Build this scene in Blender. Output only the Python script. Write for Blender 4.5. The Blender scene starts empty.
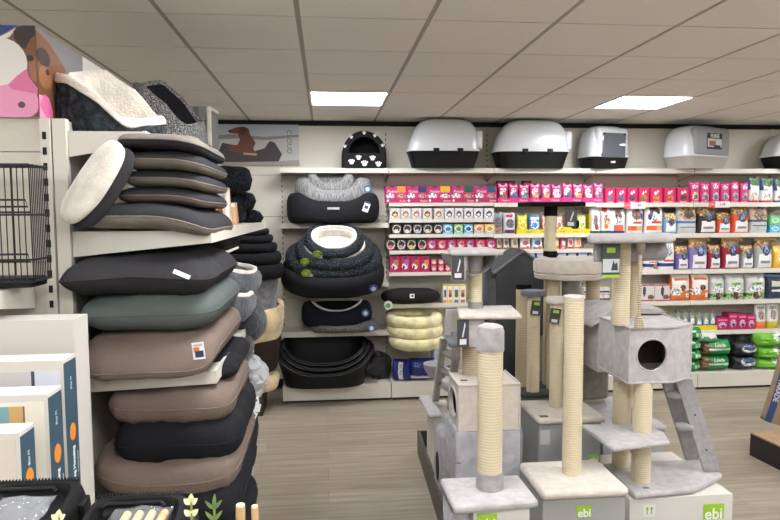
import bpy, bmesh, math, random
from mathutils import Vector, Matrix, Euler, noise
PI = math.pi
random.seed(7)
SC = bpy.context.scene
COL = SC.collection

# ------------------------------------------------------------------ camera
F_PX, YAW, PITCH, ROLL, CZ = 641.0, math.radians(5.73), math.radians(4.29), math.radians(-0.28), 1.76
ROT = Matrix.Rotation(-YAW, 3, 'Z') @ Matrix.Rotation(PI/2 - PITCH, 3, 'X') @ Matrix.Rotation(ROLL, 3, 'Z')
cam = bpy.data.cameras.new('camera'); camo = bpy.data.objects.new('camera', cam); COL.objects.link(camo)
camo.matrix_world = Matrix.Translation((0, 0, CZ)) @ ROT.to_4x4()
cam.sensor_width = 36; cam.lens = F_PX / 780 * 36; cam.clip_start = 0.05
SC.camera = camo

def at(px, py, Y=None, Z=None, X=None):
    """the point of the photograph's pixel on a wall plane Y, a level Z or a side plane X (metres)"""
    d = ROT @ Vector(((px - 390) / F_PX, -(py - 260) / F_PX, -1))
    k = Y / d.y if Y is not None else ((Z - CZ) / d.z if Z is not None else X / d.x)
    return Vector((d.x * k, d.y * k, CZ + d.z * k))
def X_(px, Y, py=260): return at(px, py, Y=Y).x
def Z_(py, Y, px=390): return at(px, py, Y=Y).z

# ------------------------------------------------------------------ materials
def lin(c):
    r = []
    for v in c:
        v /= 255.0
        r.append(v / 12.92 if v <= 0.04045 else ((v + 0.055) / 1.055) ** 2.4)
    return (r[0], r[1], r[2], 1)
MATS = {}
def mat(name, rgb, rough=0.6, kind='plain', scale=60, bump=0.2, var=0.0, metal=0.0, rgb2=None, coat=0.0):
    if name in MATS: return MATS[name]
    m = bpy.data.materials.new(name); m.use_nodes = True
    nt = m.node_tree; b = nt.nodes['Principled BSDF']
    b.inputs['Base Color'].default_value = lin(rgb); b.inputs['Roughness'].default_value = rough
    b.inputs['Metallic'].default_value = metal
    if coat: b.inputs['Coat Weight'].default_value = coat
    L = nt.links.new
    def nz(sc, det=3.0):
        tc = nt.nodes.new('ShaderNodeTexCoord'); n = nt.nodes.new('ShaderNodeTexNoise')
        n.inputs['Scale'].default_value = sc; n.inputs['Detail'].default_value = det
        L(tc.outputs['Object'], n.inputs['Vector']); return n, tc
    def mixcol(fac, a, c):
        r = nt.nodes.new('ShaderNodeValToRGB'); r.color_ramp.elements[0].position = 0.35; r.color_ramp.elements[1].position = 0.65
        r.color_ramp.elements[0].color = lin(a); r.color_ramp.elements[1].color = lin(c)
        L(fac, r.inputs['Fac']); L(r.outputs['Color'], b.inputs['Base Color'])
    def bmp(h, st, dist=0.01):
        bp = nt.nodes.new('ShaderNodeBump'); bp.inputs['Strength'].default_value = st; bp.inputs['Distance'].default_value = dist
        L(h, bp.inputs['Height']); L(bp.outputs['Normal'], b.inputs['Normal'])
    if kind in ('fabric', 'plush', 'curly'):
        n, tc = nz(scale); b.inputs['Specular IOR Level'].default_value = 0.15
        if kind != 'fabric' or var:
            n2, _ = nz(scale * (0.18 if kind != 'curly' else 1.0), 4)
            v = var or 0.12
            a = rgb2 or tuple(max(0, c * (1 - v)) for c in rgb)
            mixcol(n2.outputs['Fac'], a, tuple(min(255, c * (1 + v * 0.6)) for c in rgb))
        if kind == 'curly':
            vo = nt.nodes.new('ShaderNodeTexVoronoi'); vo.inputs['Scale'].default_value = scale; L(tc.outputs['Object'], vo.inputs['Vector'])
            bmp(vo.outputs['Distance'], 0.9, 0.02)
        elif kind == 'fabric':
            n3, _ = nz(17, 5); n3.inputs['Distortion'].default_value = 0.6
            mm = nt.nodes.new('ShaderNodeMath'); mm.operation = 'MULTIPLY_ADD'; mm.inputs[1].default_value = 2.2
            L(n3.outputs['Fac'], mm.inputs[0]); L(n.outputs['Fac'], mm.inputs[2]); bmp(mm.outputs[0], bump * 1.6, 0.01)
        else: bmp(n.outputs['Fac'], bump, 0.01)
        if kind == 'plush':
            b.inputs['Sheen Weight'].default_value = 0.25; b.inputs['Sheen Roughness'].default_value = 0.5
    elif kind == 'sisal':
        tc = nt.nodes.new('ShaderNodeTexCoord'); w = nt.nodes.new('ShaderNodeTexWave')
        w.bands_direction = 'Z'; w.inputs['Scale'].default_value = 28; w.inputs['Distortion'].default_value = 1.2; w.inputs['Detail'].default_value = 2
        w.inputs['Detail Scale'].default_value = 3
        L(tc.outputs['Object'], w.inputs['Vector']); mixcol(w.outputs['Fac'], rgb2 or tuple(c * 0.86 for c in rgb), rgb)
        bmp(w.outputs['Fac'], 0.35, 0.003)
    elif kind == 'speckle':
        n, tc = nz(scale, 5); mixcol(n.outputs['Fac'], rgb2 or rgb, rgb); bmp(n.outputs['Fac'], bump, 0.004)
    elif kind == 'stripe':
        tc = nt.nodes.new('ShaderNodeTexCoord'); mp = nt.nodes.new('ShaderNodeMapping'); mp.inputs['Scale'].default_value = (scale, scale, scale * 0.12)
        n = nt.nodes.new('ShaderNodeTexNoise'); n.inputs['Scale'].default_value = 1.0; n.inputs['Detail'].default_value = 3
        L(tc.outputs['Object'], mp.inputs['Vector']); L(mp.outputs['Vector'], n.inputs['Vector'])
        mixcol(n.outputs['Fac'], rgb2, rgb); bmp(n.outputs['Fac'], 0.2, 0.006)
    elif kind == 'emit':
        b.inputs['Emission Color'].default_value = lin(rgb); b.inputs['Emission Strength'].default_value = scale
    elif kind == 'clear':
        tr = nt.nodes.new('ShaderNodeBsdfTransparent'); mx = nt.nodes.new('ShaderNodeMixShader'); mx.inputs['Fac'].default_value = scale
        out = nt.nodes['Material Output']; L(tr.outputs[0], mx.inputs[1]); L(b.outputs[0], mx.inputs[2]); L(mx.outputs[0], out.inputs['Surface'])
        n, tc = nz(24, 2); bmp(n.outputs['Fac'], bump, 0.03)
    elif kind == 'floor':
        tc = nt.nodes.new('ShaderNodeTexCoord'); br = nt.nodes.new('ShaderNodeTexBrick')
        br.inputs['Scale'].default_value = 1.0; br.inputs['Brick Width'].default_value = 1.25; br.inputs['Row Height'].default_value = 0.18
        br.inputs['Mortar Size'].default_value = 0.0015; br.inputs['Color1'].default_value = lin((156, 146, 129)); br.inputs['Color2'].default_value = lin((174, 164, 147))
        br.inputs['Mortar'].default_value = lin((130, 122, 108)); br.offset = 0.37
        L(tc.outputs['Object'], br.inputs['Vector'])
        mp = nt.nodes.new('ShaderNodeMapping'); mp.inputs['Scale'].default_value = (1.6, 26, 1); n = nt.nodes.new('ShaderNodeTexNoise')
        n.inputs['Scale'].default_value = 1.0; n.inputs['Detail'].default_value = 6; n.inputs['Roughness'].default_value = 0.65
        L(tc.outputs['Object'], mp.inputs['Vector']); L(mp.outputs['Vector'], n.inputs['Vector'])
        r = nt.nodes.new('ShaderNodeValToRGB'); r.color_ramp.elements[0].position = 0.3; r.color_ramp.elements[1].position = 0.72
        r.color_ramp.elements[0].color = lin((196, 188, 178)); r.color_ramp.elements[1].color = (1, 1, 1, 1)
        L(n.outputs['Fac'], r.inputs['Fac'])
        mx = nt.nodes.new('ShaderNodeMixRGB'); mx.blend_type = 'MULTIPLY'; mx.inputs['Fac'].default_value = 1.0
        L(br.outputs['Color'], mx.inputs['Color1']); L(r.outputs['Color'], mx.inputs['Color2']); L(mx.outputs['Color'], b.inputs['Base Color'])
        bmp(n.outputs['Fac'], 0.08, 0.003)
    elif kind == 'tile':
        n, tc = nz(180, 4); mixcol(n.outputs['Fac'], tuple(c * 0.97 for c in rgb), rgb); bmp(n.outputs['Fac'], 0.15, 0.002)
    MATS[name] = m
    return m
def P(r, g, b, rough=0.45):      # plain printed / painted colour
    return mat('colour_%d_%d_%d' % (r, g, b), (r, g, b), rough)

CREAM = mat('shelf_cream', (214, 209, 196), 0.45); CREAM2 = mat('panel_cream', (206, 200, 185), 0.6, 'speckle', 90, 0.02, rgb2=(202, 196, 181))
BLACK = mat('black_gap', (16, 16, 16), 0.7); SLOT = mat('slot_dark', (25, 23, 20), 0.8)
WHITE = P(232, 230, 224); DARKP = mat('black_plastic', (14, 14, 15), 0.5); DARKP.node_tree.nodes['Principled BSDF'].inputs['Specular IOR Level'].default_value = 0.3; GREYP = mat('hood_white', (214, 217, 219), 0.22)
SISAL = mat('sisal', (214, 201, 170), 0.9, 'sisal', rgb2=(202, 188, 155)); SISAL2 = mat('sisal_tan', (196, 180, 150), 0.9, 'sisal', rgb2=(178, 161, 130))
LG = mat('plush_light_grey', (178, 173, 170), 0.95, 'plush', 140, 0.35, var=0.06); MG = mat('plush_mid_grey', (148, 145, 144), 0.95, 'plush', 140, 0.3, var=0.07)
DG = mat('plush_dark_grey', (104, 106, 112), 0.95, 'plush', 140, 0.3, var=0.06); CR = mat('plush_cream', (208, 199, 186), 0.95, 'plush', 140, 0.3, var=0.04)
BE = mat('plush_beige', (196, 186, 172), 0.95, 'plush', 140, 0.3, var=0.04); FELT = mat('felt_dark_grey', (78, 79, 81), 0.95, 'fabric', 200, 0.2)
CHAR = mat('fabric_charcoal', (52, 51, 53), 0.9, 'fabric', 160, 0.15); BLK = mat('fabric_black', (30, 30, 33), 0.85, 'fabric', 160, 0.15)
BRN = mat('fabric_taupe', (116, 102, 92), 0.9, 'fabric', 160, 0.15); SAGE = mat('fabric_sage', (88, 95, 91), 0.9, 'fabric', 160, 0.15)
TAN = mat('fabric_tan_grey', (124, 117, 106), 0.9, 'fabric', 160, 0.15); CURL = mat('curly_slate', (52, 58, 62), 0.95, 'curly', 38, var=0.3)
FLW = mat('fleece_white', (226, 219, 205), 0.95, 'plush', 110, 0.5, var=0.06); TWEED = mat('tweed_grey', (150, 149, 147), 0.95, 'stripe', 150, rgb2=(92, 92, 92))
TWEED2 = mat('tweed_dark', (150, 148, 146), 0.95, 'curly', 160, var=0.45); NUB = mat('nubby_black', (50, 54, 58), 0.95, 'curly', 70, var=0.5)
FURT = mat('fur_tan', (206, 184, 144), 0.95, 'plush', 46, 0.9, var=0.16); FURD = mat('fur_slate', (46, 49, 52), 0.95, 'plush', 60, 1.0, var=0.25)
CREAMV = mat('velvet_cream', (226, 216, 168), 0.6, 'plush', 70, 0.5, var=0.12); CLEAR = mat('clear_plastic', (235, 238, 240), 0.12, 'clear', 0.16, 0.35)
CRINK = mat('crinkled_plastic', (222, 222, 222), 0.15, 'clear', 0.55, 0.9); WOOD = mat('pale_wood', (208, 178, 130), 0.6, 'stripe', 40, rgb2=(188, 156, 108))
CARD = mat('box_white', (206, 201, 190), 0.6); CARDG = mat('box_grey', (160, 160, 154), 0.6); GREEN = P(150, 190, 50)

# ------------------------------------------------------------------ mesh builder
class MB:
    def __init__(s): s.v = []; s.f = []; s.m = []
    def quad(s, a, b, c, d, m=0):
        n = len(s.v); s.v += [a, b, c, d]; s.f.append((n, n + 1, n + 2, n + 3)); s.m.append(m)
    def poly(s, pts, m=0):
        n = len(s.v); s.v += [tuple(p) for p in pts]; s.f.append(tuple(range(n, n + len(pts)))); s.m.append(m)
    def box(s, x0, x1, y0, y1, z0, z1, m=0):
        return s.prism([(x0, y0), (x1, y0), (x1, y1), (x0, y1)], z0, z1, m)
    def prism(s, pts, z0, z1, m=0, axis='Z', mtop=None):
        """pts counter-clockwise seen from +axis; axis Z: (x,y); Y: (x,z) ; X: (y,z)"""
        n = len(s.v); k = len(pts)
        def w(p, h): return {'Z': (p[0], p[1], h), 'Y': (p[0], h, p[1]), 'X': (h, p[0], p[1])}[axis]
        s.v += [w(p, z0) for p in pts] + [w(p, z1) for p in pts]
        s.f.append(tuple(range(n + k - 1, n - 1, -1))); s.m.append(m)
        s.f.append(tuple(range(n + k, n + 2 * k))); s.m.append(m if mtop is None else mtop)
        for i in range(k):
            j = (i + 1) % k; s.f.append((n + i, n + j, n + k + j, n + k + i)); s.m.append(m)
        return s
    def bm_in(s, bm, m=0, M=None):
        n = len(s.v); bm.verts.ensure_lookup_table()
        for i, v in enumerate(bm.verts): v.index = i
        s.v += [tuple((M @ v.co) if M else v.co) for v in bm.verts]
        for f in bm.faces: s.f.append(tuple(n + v.index for v in f.verts)); s.m.append(m)
        bm.free(); return s
    def rbox(s, x0, x1, y0, y1, z0, z1, r=0.01, seg=2, m=0):
        return s.rprism([(x0, y0), (x1, y0), (x1, y1), (x0, y1)], z0, z1, r, seg, m)
    def rprism(s, pts, z0, z1, r=0.01, seg=2, m=0):
        bm = bmesh.new(); k = len(pts)
        a = [bm.verts.new((p[0], p[1], z0)) for p in pts]; b = [bm.verts.new((p[0], p[1], z1)) for p in pts]
        bm.faces.new(a[::-1]); bm.faces.new(b)
        for i in range(k): bm.faces.new((a[i], a[(i + 1) % k], b[(i + 1) % k], b[i]))
        bmesh.ops.bevel(bm, geom=bm.edges[:], offset=r, segments=seg, affect='EDGES', profile=0.5)
        return s.bm_in(bm, m)
    def surf(s, fn, nu, nv, cu=False, cv=False, m=0):
        """fn(u,v)->point for u,v in 0..1; m an index or fn(u,v)->index"""
        n = len(s.v); U = nu if cu else nu + 1; V = nv if cv else nv + 1
        for i in range(U):
            for j in range(V): s.v.append(tuple(fn(i / nu, j / nv)))
        for i in range(nu):
            for j in range(nv):
                i2, j2 = (i + 1) % U, (j + 1) % V
                s.f.append((n + i * V + j, n + i2 * V + j, n + i2 * V + j2, n + i * V + j2))
                s.m.append(m((i + .5) / nu, (j + .5) / nv) if callable(m) else m)
        return s
    def lathe(s, prof, n=28, c=(0, 0), m=0, sx=1, sy=1, capb=True, capt=True):
        k0 = len(s.v)
        for (r, z) in prof:
            for i in range(n):
                a = 2 * PI * i / n; s.v.append((c[0] + r * sx * math.cos(a), c[1] + r * sy * math.sin(a), z))
        for j in range(len(prof) - 1):
            for i in range(n):
                i2 = (i + 1) % n; s.f.append((k0 + j * n + i, k0 + j * n + i2, k0 + (j + 1) * n + i2, k0 + (j + 1) * n + i))
                s.m.append(m[j] if isinstance(m, (list, tuple)) else m)
        m0 = m[0] if isinstance(m, (list, tuple)) else m; m1 = m[-1] if isinstance(m, (list, tuple)) else m
        if capb: s.f.append(tuple(k0 + i for i in range(n - 1, -1, -1))); s.m.append(m0)
        if capt: s.f.append(tuple(k0 + (len(prof) - 1) * n + i for i in range(n))); s.m.append(m1)
        return s
    def tube(s, pts, r, n=8, m=0, closed=False, cap=True):
        pts = [Vector(p) for p in pts]; K = len(pts); k0 = len(s.v); prev = None
        for i, p in enumerate(pts):
            t = (pts[(i + 1) % K] - pts[i - 1]) if closed else (pts[min(i + 1, K - 1)] - pts[max(i - 1, 0)])
            t.normalize(); ref = Vector((0, 0, 1)) if abs(t.z) < 0.9 else Vector((1, 0, 0))
            if prev is not None: ref = prev
            a = (ref - t * ref.dot(t)).normalized(); b = t.cross(a); prev = a
            rr = r[i] if isinstance(r, (list, tuple)) else r
            for j in range(n):
                q = 2 * PI * j / n; s.v.append(tuple(p + a * rr * math.cos(q) + b * rr * math.sin(q)))
        for i in range(K if closed else K - 1):
            i2 = (i + 1) % K
            for j in range(n):
                j2 = (j + 1) % n; s.f.append((k0 + i * n + j, k0 + i * n + j2, k0 + i2 * n + j2, k0 + i2 * n + j)); s.m.append(m)
        if cap and not closed:
            s.f.append(tuple(k0 + j for j in range(n - 1, -1, -1))); s.m.append(m)
            s.f.append(tuple(k0 + (K - 1) * n + j for j in range(n))); s.m.append(m)
        return s
    def xf(s, M):
        s.v = [tuple(M @ Vector(v)) for v in s.v]; return s
    def wob(s, amp, sc, seed=0):
        o = Vector((seed * 7.3, seed * 3.1, seed * 1.7)); r = []
        for v in s.v:
            v = Vector(v); r.append(tuple(v + noise.noise_vector(v * sc + o) * amp))
        s.v = r; return s
    def mesh(s, name, mats, smooth=True):
        me = bpy.data.meshes.new(name); me.from_pydata(s.v, [], s.f)
        for m in (mats if isinstance(mats, (list, tuple)) else [mats]): me.materials.append(m)
        me.polygons.foreach_set('material_index', s.m)
        me.polygons.foreach_set('use_smooth', [bool(smooth)] * len(s.f))
        bm = bmesh.new(); bm.from_mesh(me); bmesh.ops.remove_doubles(bm, verts=bm.verts[:], dist=1e-5)
        bmesh.ops.recalc_face_normals(bm, faces=bm.faces[:]); bm.to_mesh(me); bm.free()
        if smooth and hasattr(me, 'set_sharp_from_angle'): me.set_sharp_from_angle(angle=math.radians(42))
        me.update(); return me

def link(name, data, parent=None, loc=(0, 0, 0), rot=(0, 0, 0)):
    o = bpy.data.objects.new(name, data); COL.objects.link(o); o.location = loc; o.rotation_euler = rot
    if parent: o.parent = parent
    return o
def tag(o, label, cat, group=None):
    o['label'] = label; o['category'] = cat
    if group: o['group'] = group
    return o
def thing(name, label, cat, loc=(0, 0, 0), rot=(0, 0, 0), group=None):
    o = link(name, None, None, loc, rot); o.empty_display_size = 0.1; return tag(o, label, cat, group)
def part(name, mb, mats, parent, smooth=True, loc=(0, 0, 0), rot=(0, 0, 0), label=None):
    o = link(name, mb.mesh(name, mats, smooth) if isinstance(mb, MB) else mb, parent, loc, rot)
    if label: o['label'] = label
    return o
def solo(name, mb, mats, label, cat, loc=(0, 0, 0), rot=(0, 0, 0), group=None, smooth=True):
    return tag(link(name, mb.mesh(name, mats, smooth) if isinstance(mb, MB) else mb, None, loc, rot), label, cat, group)
def struct(name, mb, mats, smooth=False):
    o = link(name, mb.mesh(name, mats, smooth)); o['kind'] = 'structure'; return o
def text_mesh(s, size, m, depth=0.0006, align='CENTER', shear=0.0, bold=0.0):
    cu = bpy.data.curves.new('lettering', 'FONT'); cu.body = s; cu.size = size; cu.align_x = align; cu.align_y = 'CENTER'; cu.extrude = depth; cu.shear = shear
    cu.offset = bold
    o = bpy.data.objects.new('lettering', cu); COL.objects.link(o)
    me = bpy.data.meshes.new_from_object(o.evaluated_get(bpy.context.evaluated_depsgraph_get()))
    bpy.data.objects.remove(o); me.materials.clear(); me.materials.append(m); return me
UP = (PI/2, 0, 0)     # lettering that stands facing the aisle (towards -Y)
def lettering(s, size, m, parent, loc, rot=UP, **k):
    return link('lettering', text_mesh(s, size, m, **k), parent, loc, rot)

# ------------------------------------------------------------------ soft goods
def sgnp(x, e): return math.copysign(abs(x) ** e, x)
def cushion(w, d, h, split=None, pinch=0.05, puff=0.5, seed=0, wr=0.012, drop=None, n=46, sq=5.0):
    """a stuffed rectangular cushion on z=0, mats 0 (upper) and 1 (lower); sq squares its edges off, puff rounds its sides"""
    mb = MB()
    def prof(a): return max(0.0, 1 - abs(a) ** sq) ** puff
    def pt(u, v, sg):
        a, b = math.sin(PI / 2 * (2 * u - 1)), math.sin(PI / 2 * (2 * v - 1))
        r = max(abs(a), abs(b)); pn = (abs(a) ** 7 + abs(b) ** 7) ** (1 / 7)
        k = prof(r); f = r / pn if pn > 1e-6 else 1.0; a *= f; b *= f
        x = w / 2 * a * (1 - pinch * (1 - b * b)); y = d / 2 * b * (1 - pinch * (1 - a * a))
        z = h / 2 + sg * h / 2 * k
        q = Vector((x * 5 + seed * 3.7, y * 5, sg + seed)); ed = max(abs(a), abs(b)) ** 4
        z += sg * wr * k * noise.noise(q * 1.1)
        along, across = (y, x) if abs(a) > abs(b) else (x, y)          # gathers run away from the seam
        fold = noise.noise(Vector((along * 34, across * 5, seed * 2.1 + sg))) + .5 * noise.noise(Vector((along * 70, across * 9, seed * 1.3)))
        x += math.copysign(1, a) * wr * .35 * ed * abs(a) ** 6 * fold * k ** .3; y += math.copysign(1, b) * wr * .35 * abs(b) ** 6 * fold * k ** .3
        z += sg * wr * .55 * ed * fold * k; z += sg * wr * .35 * k * noise.noise(Vector((x * 14 + seed, y * 9, seed)))
        if drop: z += drop(x, y)
        return (x, y, z)
    mb.surf(lambda u, v: pt(u, v, 1), n, n, m=0); k = len(mb.f); mb.surf(lambda u, v: pt(u, v, -1), n, n, m=1 if split else 0)
    for i in range(k, len(mb.f)): mb.f[i] = mb.f[i][::-1]
    return mb
def sup(a, b, e, th):
    c, s = math.cos(th), math.sin(th); return a * sgnp(c, 2 / e), b * sgnp(s, 2 / e)
def ring(a, b, e, rr, rz, zc=0.0, n=56, k=14, wob=0.0, sc=9, seed=0):
    """closed padded wall: rr, rz, zc numbers or functions of the angle (front is -90 degrees)"""
    mb = MB(); g = lambda q, th: q(th) if callable(q) else q
    def fn(u, v):
        th = 2 * PI * u; x, y = sup(a, b, e, th); x2, y2 = sup(a, b, e, th + 0.01)
        t = Vector((x2 - x, y2 - y)); t = t.normalized() if t.length > 1e-9 else Vector((0, 1)); nx, ny = t.y, -t.x
        p = 2 * PI * v; r = g(rr, th) * sgnp(math.cos(p), 0.8); z = g(zc, th) + g(rz, th) * sgnp(math.sin(p), 0.8)
        q = Vector((x + nx * r, y + ny * r, z))
        if wob: q += noise.noise_vector(q * sc + Vector((seed, 0, seed))) * wob
        return q
    return mb.surf(fn, n, k, True, True)
def pad(a, b, e, h, z=0, n=40, k=8, wob=0.0, seed=0):
    mb = MB()
    def fn(u, v):
        th = 2 * PI * u; p = -PI / 2 + PI * v; c = abs(math.cos(p)) ** 0.55; x, y = sup(a, b, e, th)
        q = Vector((x * c, y * c, z + h / 2 + h / 2 * sgnp(math.sin(p), 0.8)))
        if wob: q += noise.noise_vector(q * 7 + Vector((seed, seed, 0))) * wob
        return q
    return mb.surf(fn, n, k, True, False)
def front_dip(lo, hi, wid=0.75):
    """hi all round, lo at the front"""
    def fn(th):
        d = abs((th + PI / 2 + PI) % (2 * PI) - PI); s = min(1, d / wid); s = s * s * (3 - 2 * s); return lo + (hi - lo) * s
    return fn
def shell(a, b, e, h, taper, wall, dip, n=64):
    """hard-shelled basket, open top with a lower front"""
    mb = MB(); top = dip if callable(dip) else (lambda th: h)
    prof = [(0, 0.0, 0), (taper * 0.96, 0, 0), (taper, 0.03, 0), (1, 1, 0), (1, 1, 1), (1 , 1, 2), (taper, .05, 2), (0, 0.05, 2)]
    P_ = [(0.02, 0, 0), (taper, 0, 0), (taper + (1 - taper) * .5, .5, 0), (1, 1, 0), (1.0, 1, wall * 1.8), (1.0, 1, -wall), (taper + (1 - taper) * .5, .5, -wall), (taper, .06, -wall), (0.02, .06, 0)]
    def fn(u, v):
        th = 2 * PI * u; i = int(round(v * (len(P_) - 1))); sc, hz, off = P_[i]
        x, y = sup(a * sc + off, b * sc + off, e, th); H = top(th); z = H * hz
        if i == 4: z = H - 0.012
        return (x, y, z)
    def fn2(u, v): return fn(u, v)
    return mb.surf(fn2, n, len(P_) - 1, True, False)
def tagcard(parent, loc, w, h, mats, rot=(0, 0, 0), spec=()):
    mb = MB(); mb.box(-w/2, w/2, -0.0015, 0.0015, -h/2, h/2, 0)
    for (u0, u1, v0, v1, mi) in spec: mb.box(-w/2 + w*u0, -w/2 + w*u1, -0.0025, 0.0, -h/2 + h*v0, -h/2 + h*v1, mi)
    return part('hang_tag', mb, mats, parent, False, loc, rot)

# ------------------------------------------------------------------ packaging
def shade(c, k): return tuple(int(max(0, min(245, v * k + (k - 1) * 18))) for v in c)
def paintfn(spec, idx, seed=0):
    """flat printed areas; the oval pictures are mottled in three inks like a small photograph"""
    def f(u, v):
        r = 0
        for k, s in enumerate(spec):
            if s[0] == 'e':
                _, cu, cv, ru, rv, c = s
                wv = 0.22 * noise.noise(Vector((u * 9 + k * 5, v * 9, seed + k)))
                if ((u - cu) / ru) ** 2 + ((v - cv) / rv) ** 2 <= 1 + wv:
                    q = noise.noise(Vector((u * 13 + k * 3, v * 15, seed * 1.3 + k)))
                    r = idx[shade(c, .62)] if q < -.16 else (idx[shade(c, 1.22)] if q > .2 else idx[c])
            else:
                u0, u1, v0, v1, c = s
                if u0 <= u <= u1 and v0 <= v <= v1: r = idx[c]
        return r
    return f
PACKS = {}
def pack_mesh(kind, w, h, d, base, spec, seed=0, nu=20, nv=24):
    key = (kind, round(w, 3), round(h, 3), round(d, 3), base, tuple(spec), seed)
    if key in PACKS: return PACKS[key]
    cols = [base]
    for s in spec:
        for c in ([s[-1], shade(s[-1], .62), shade(s[-1], 1.22)] if s[0] == 'e' else [s[-1]]):
            if c not in cols: cols.append(c)
    idx = {c: i for i, c in enumerate(cols)}; mb = MB(); pf = paintfn(spec, idx, seed)
    def xy(u, v):
        if kind == 'pouch':
            b = (max(0, 1 - v) ** 0.55) * (0.55 + 0.45 * min(1, v * 6)); ex = (1 - abs(2 * u - 1) ** 5) ** 0.6
            return w / 2 * (2 * u - 1) * (1 - 0.05 * math.sin(PI * v)), d / 2 * ex * b + 0.0012
        if kind == 'sack':
            b = min(1, (max(0, 1 - v) * 3.2) ** 0.6) * min(1, 0.72 + v * 2); ex = (1 - abs(2 * u - 1) ** 7) ** 0.5
            return w / 2 * (2 * u - 1) * (1 - 0.04 * math.sin(PI * v * 1.1)), d / 2 * ex * b + 0.0015
        if kind == 'pillow':
            b = (max(0, 1 - abs(2 * v - 1) ** 2.6) ** 0.5); ex = max(0, 1 - abs(2 * u - 1) ** 5) ** 0.5
            return w / 2 * (2 * u - 1), d / 2 * ex * b + 0.001
        return w / 2 * (2 * u - 1), d / 2
    def zz(u, v):
        z = h * v
        if kind in ('pouch', 'sack'): z += 0.045 * h * noise.noise(Vector((u * 3.2, v * 2, seed * 3.7 + 5))) * v * v
        return z
    def nzv(u, v):
        if kind == 'box': return 0
        return 0.09 * d * noise.noise(Vector((u * 5 + seed, v * 6, seed * 1.7))) * min(1, 5 * u, 5 - 5 * u)
    if kind == 'box':
        mb.surf(lambda u, v: (w * (u - .5), -d / 2, h * v), nu, nv, m=pf)
        q = [(-w/2, -d/2), (w/2, -d/2), (w/2, d/2), (-w/2, d/2)]
        for i in (1, 2, 3):
            a, b = q[i], q[(i + 1) % 4]; mb.quad((a[0], a[1], 0), (b[0], b[1], 0), (b[0], b[1], h), (a[0], a[1], h))
        mb.quad((-w/2, -d/2, h), (w/2, -d/2, h), (w/2, d/2, h), (-w/2, d/2, h)); mb.quad((-w/2, d/2, 0), (w/2, d/2, 0), (w/2, -d/2, 0), (-w/2, -d/2, 0))
    else:
        mb.surf(lambda u, v: (xy(u, v)[0], -xy(u, v)[1] - nzv(u, v), zz(u, v)), nu, nv, m=pf)
        mb.surf(lambda u, v: (-xy(u, v)[0], xy(u, v)[1], zz(1 - u, v)), nu, nv, m=0)
        for (v0) in (0, 1):
            for i in range(nu):
                a, b = i / nu, (i + 1) / nu
                mb.quad((xy(a, v0)[0], -xy(a, v0)[1], zz(a, v0)), (xy(b, v0)[0], -xy(b, v0)[1], zz(b, v0)), (xy(b, v0)[0], xy(b, v0)[1], zz(b, v0)), (xy(a, v0)[0], xy(a, v0)[1], zz(a, v0)))
    me = mb.mesh('pack', [P(*c) for c in cols], kind != 'box')
    PACKS[key] = me
    return me
def pack(name, kind, x0, x1, ytop, zbase, d, base, spec, label, cat, group=None, front=6.05, seed=0, tilt=0.0, rz=0.0):
    """one packet standing on a shelf at height zbase: x0,x1,ytop are read off the photograph at the shelf front"""
    Y = front; a, b = X_(x0, Y, 250), X_(x1, Y, 250); top = Z_(ytop, Y, (x0 + x1) / 2); h = max(0.03, top - zbase)
    me = pack_mesh(kind, (b - a) * 0.985, h, d, base, spec, seed)
    return solo(name, me, None, label, cat, ((a + b) / 2, Y + d / 2, zbase + 0.0015), (tilt, 0, rz), group)
ORD = 'first second third fourth fifth sixth seventh eighth ninth tenth eleventh twelfth'.split()

def size(o):
    xs=[v.co for v in o.data.vertices]; return Vector((max(v.x for v in xs)-min(v.x for v in xs),max(v.y for v in xs)-min(v.y for v in xs),max(v.z for v in xs)-min(v.z for v in xs)))
# ------------------------------------------------------------------ the room
CEIL = CZ + 0.883; X0, Y0 = -0.712, 3.0
XL, XR, YB, YF = -4.4, 7.2, 6.42, -5.0
struct('floor', MB().box(XL, XR, YF, YB, -0.05, 0), mat('floor_planks', (160, 148, 128), 0.42, 'floor'))
WALLM = mat('wall_paint', (214, 208, 196), 0.8)
struct('wall_back', MB().box(XL, XR, YB, YB + .1, 0, CEIL + .1), mat('wall_dark_grey', (58, 56, 54), 0.9))
struct('wall_left', MB().box(XL - .1, XL, YF, YB, 0, CEIL + .1), WALLM)
struct('wall_right', MB().box(XR, XR + .1, YF, YB, 0, CEIL + .1), WALLM)
struct('wall_front', MB().box(XL, XR, YF - .1, YF, 0, .25).box(XL, XR, YF - .1, YF, 2.55, CEIL + .1).box(XL, XL + .5, YF - .1, YF, .25, 2.55).box(XR - .5, XR, YF - .1, YF, .25, 2.55), WALLM)
mb = MB(); ww = (XR - XL - 1.0) / 5
for i in range(6): mb.box(XL + .5 + ww * i - .03, XL + .5 + ww * i + .03, YF - .08, YF - .02, .25, 2.55)
mb.box(XL + .5, XR - .5, YF - .08, YF - .02, .25, .31).box(XL + .5, XR - .5, YF - .08, YF - .02, 2.49, 2.55)
struct('added_window_1', mb, WHITE)  # unseen shop window, added to let world daylight fill the room
TILE = mat('ceiling_tile', (236, 232, 226), 0.9, 'tile'); BAR = mat('ceiling_bar', (160, 155, 148), 0.6); GAPM = mat('tile_gap', (70, 66, 62), 0.8)
LIGHTS = [(1 + 4 * i, j) for i in range(-1, 3) for j in (3, -2, -5, -8)]
mb = MB(); g = 0.006
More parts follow.
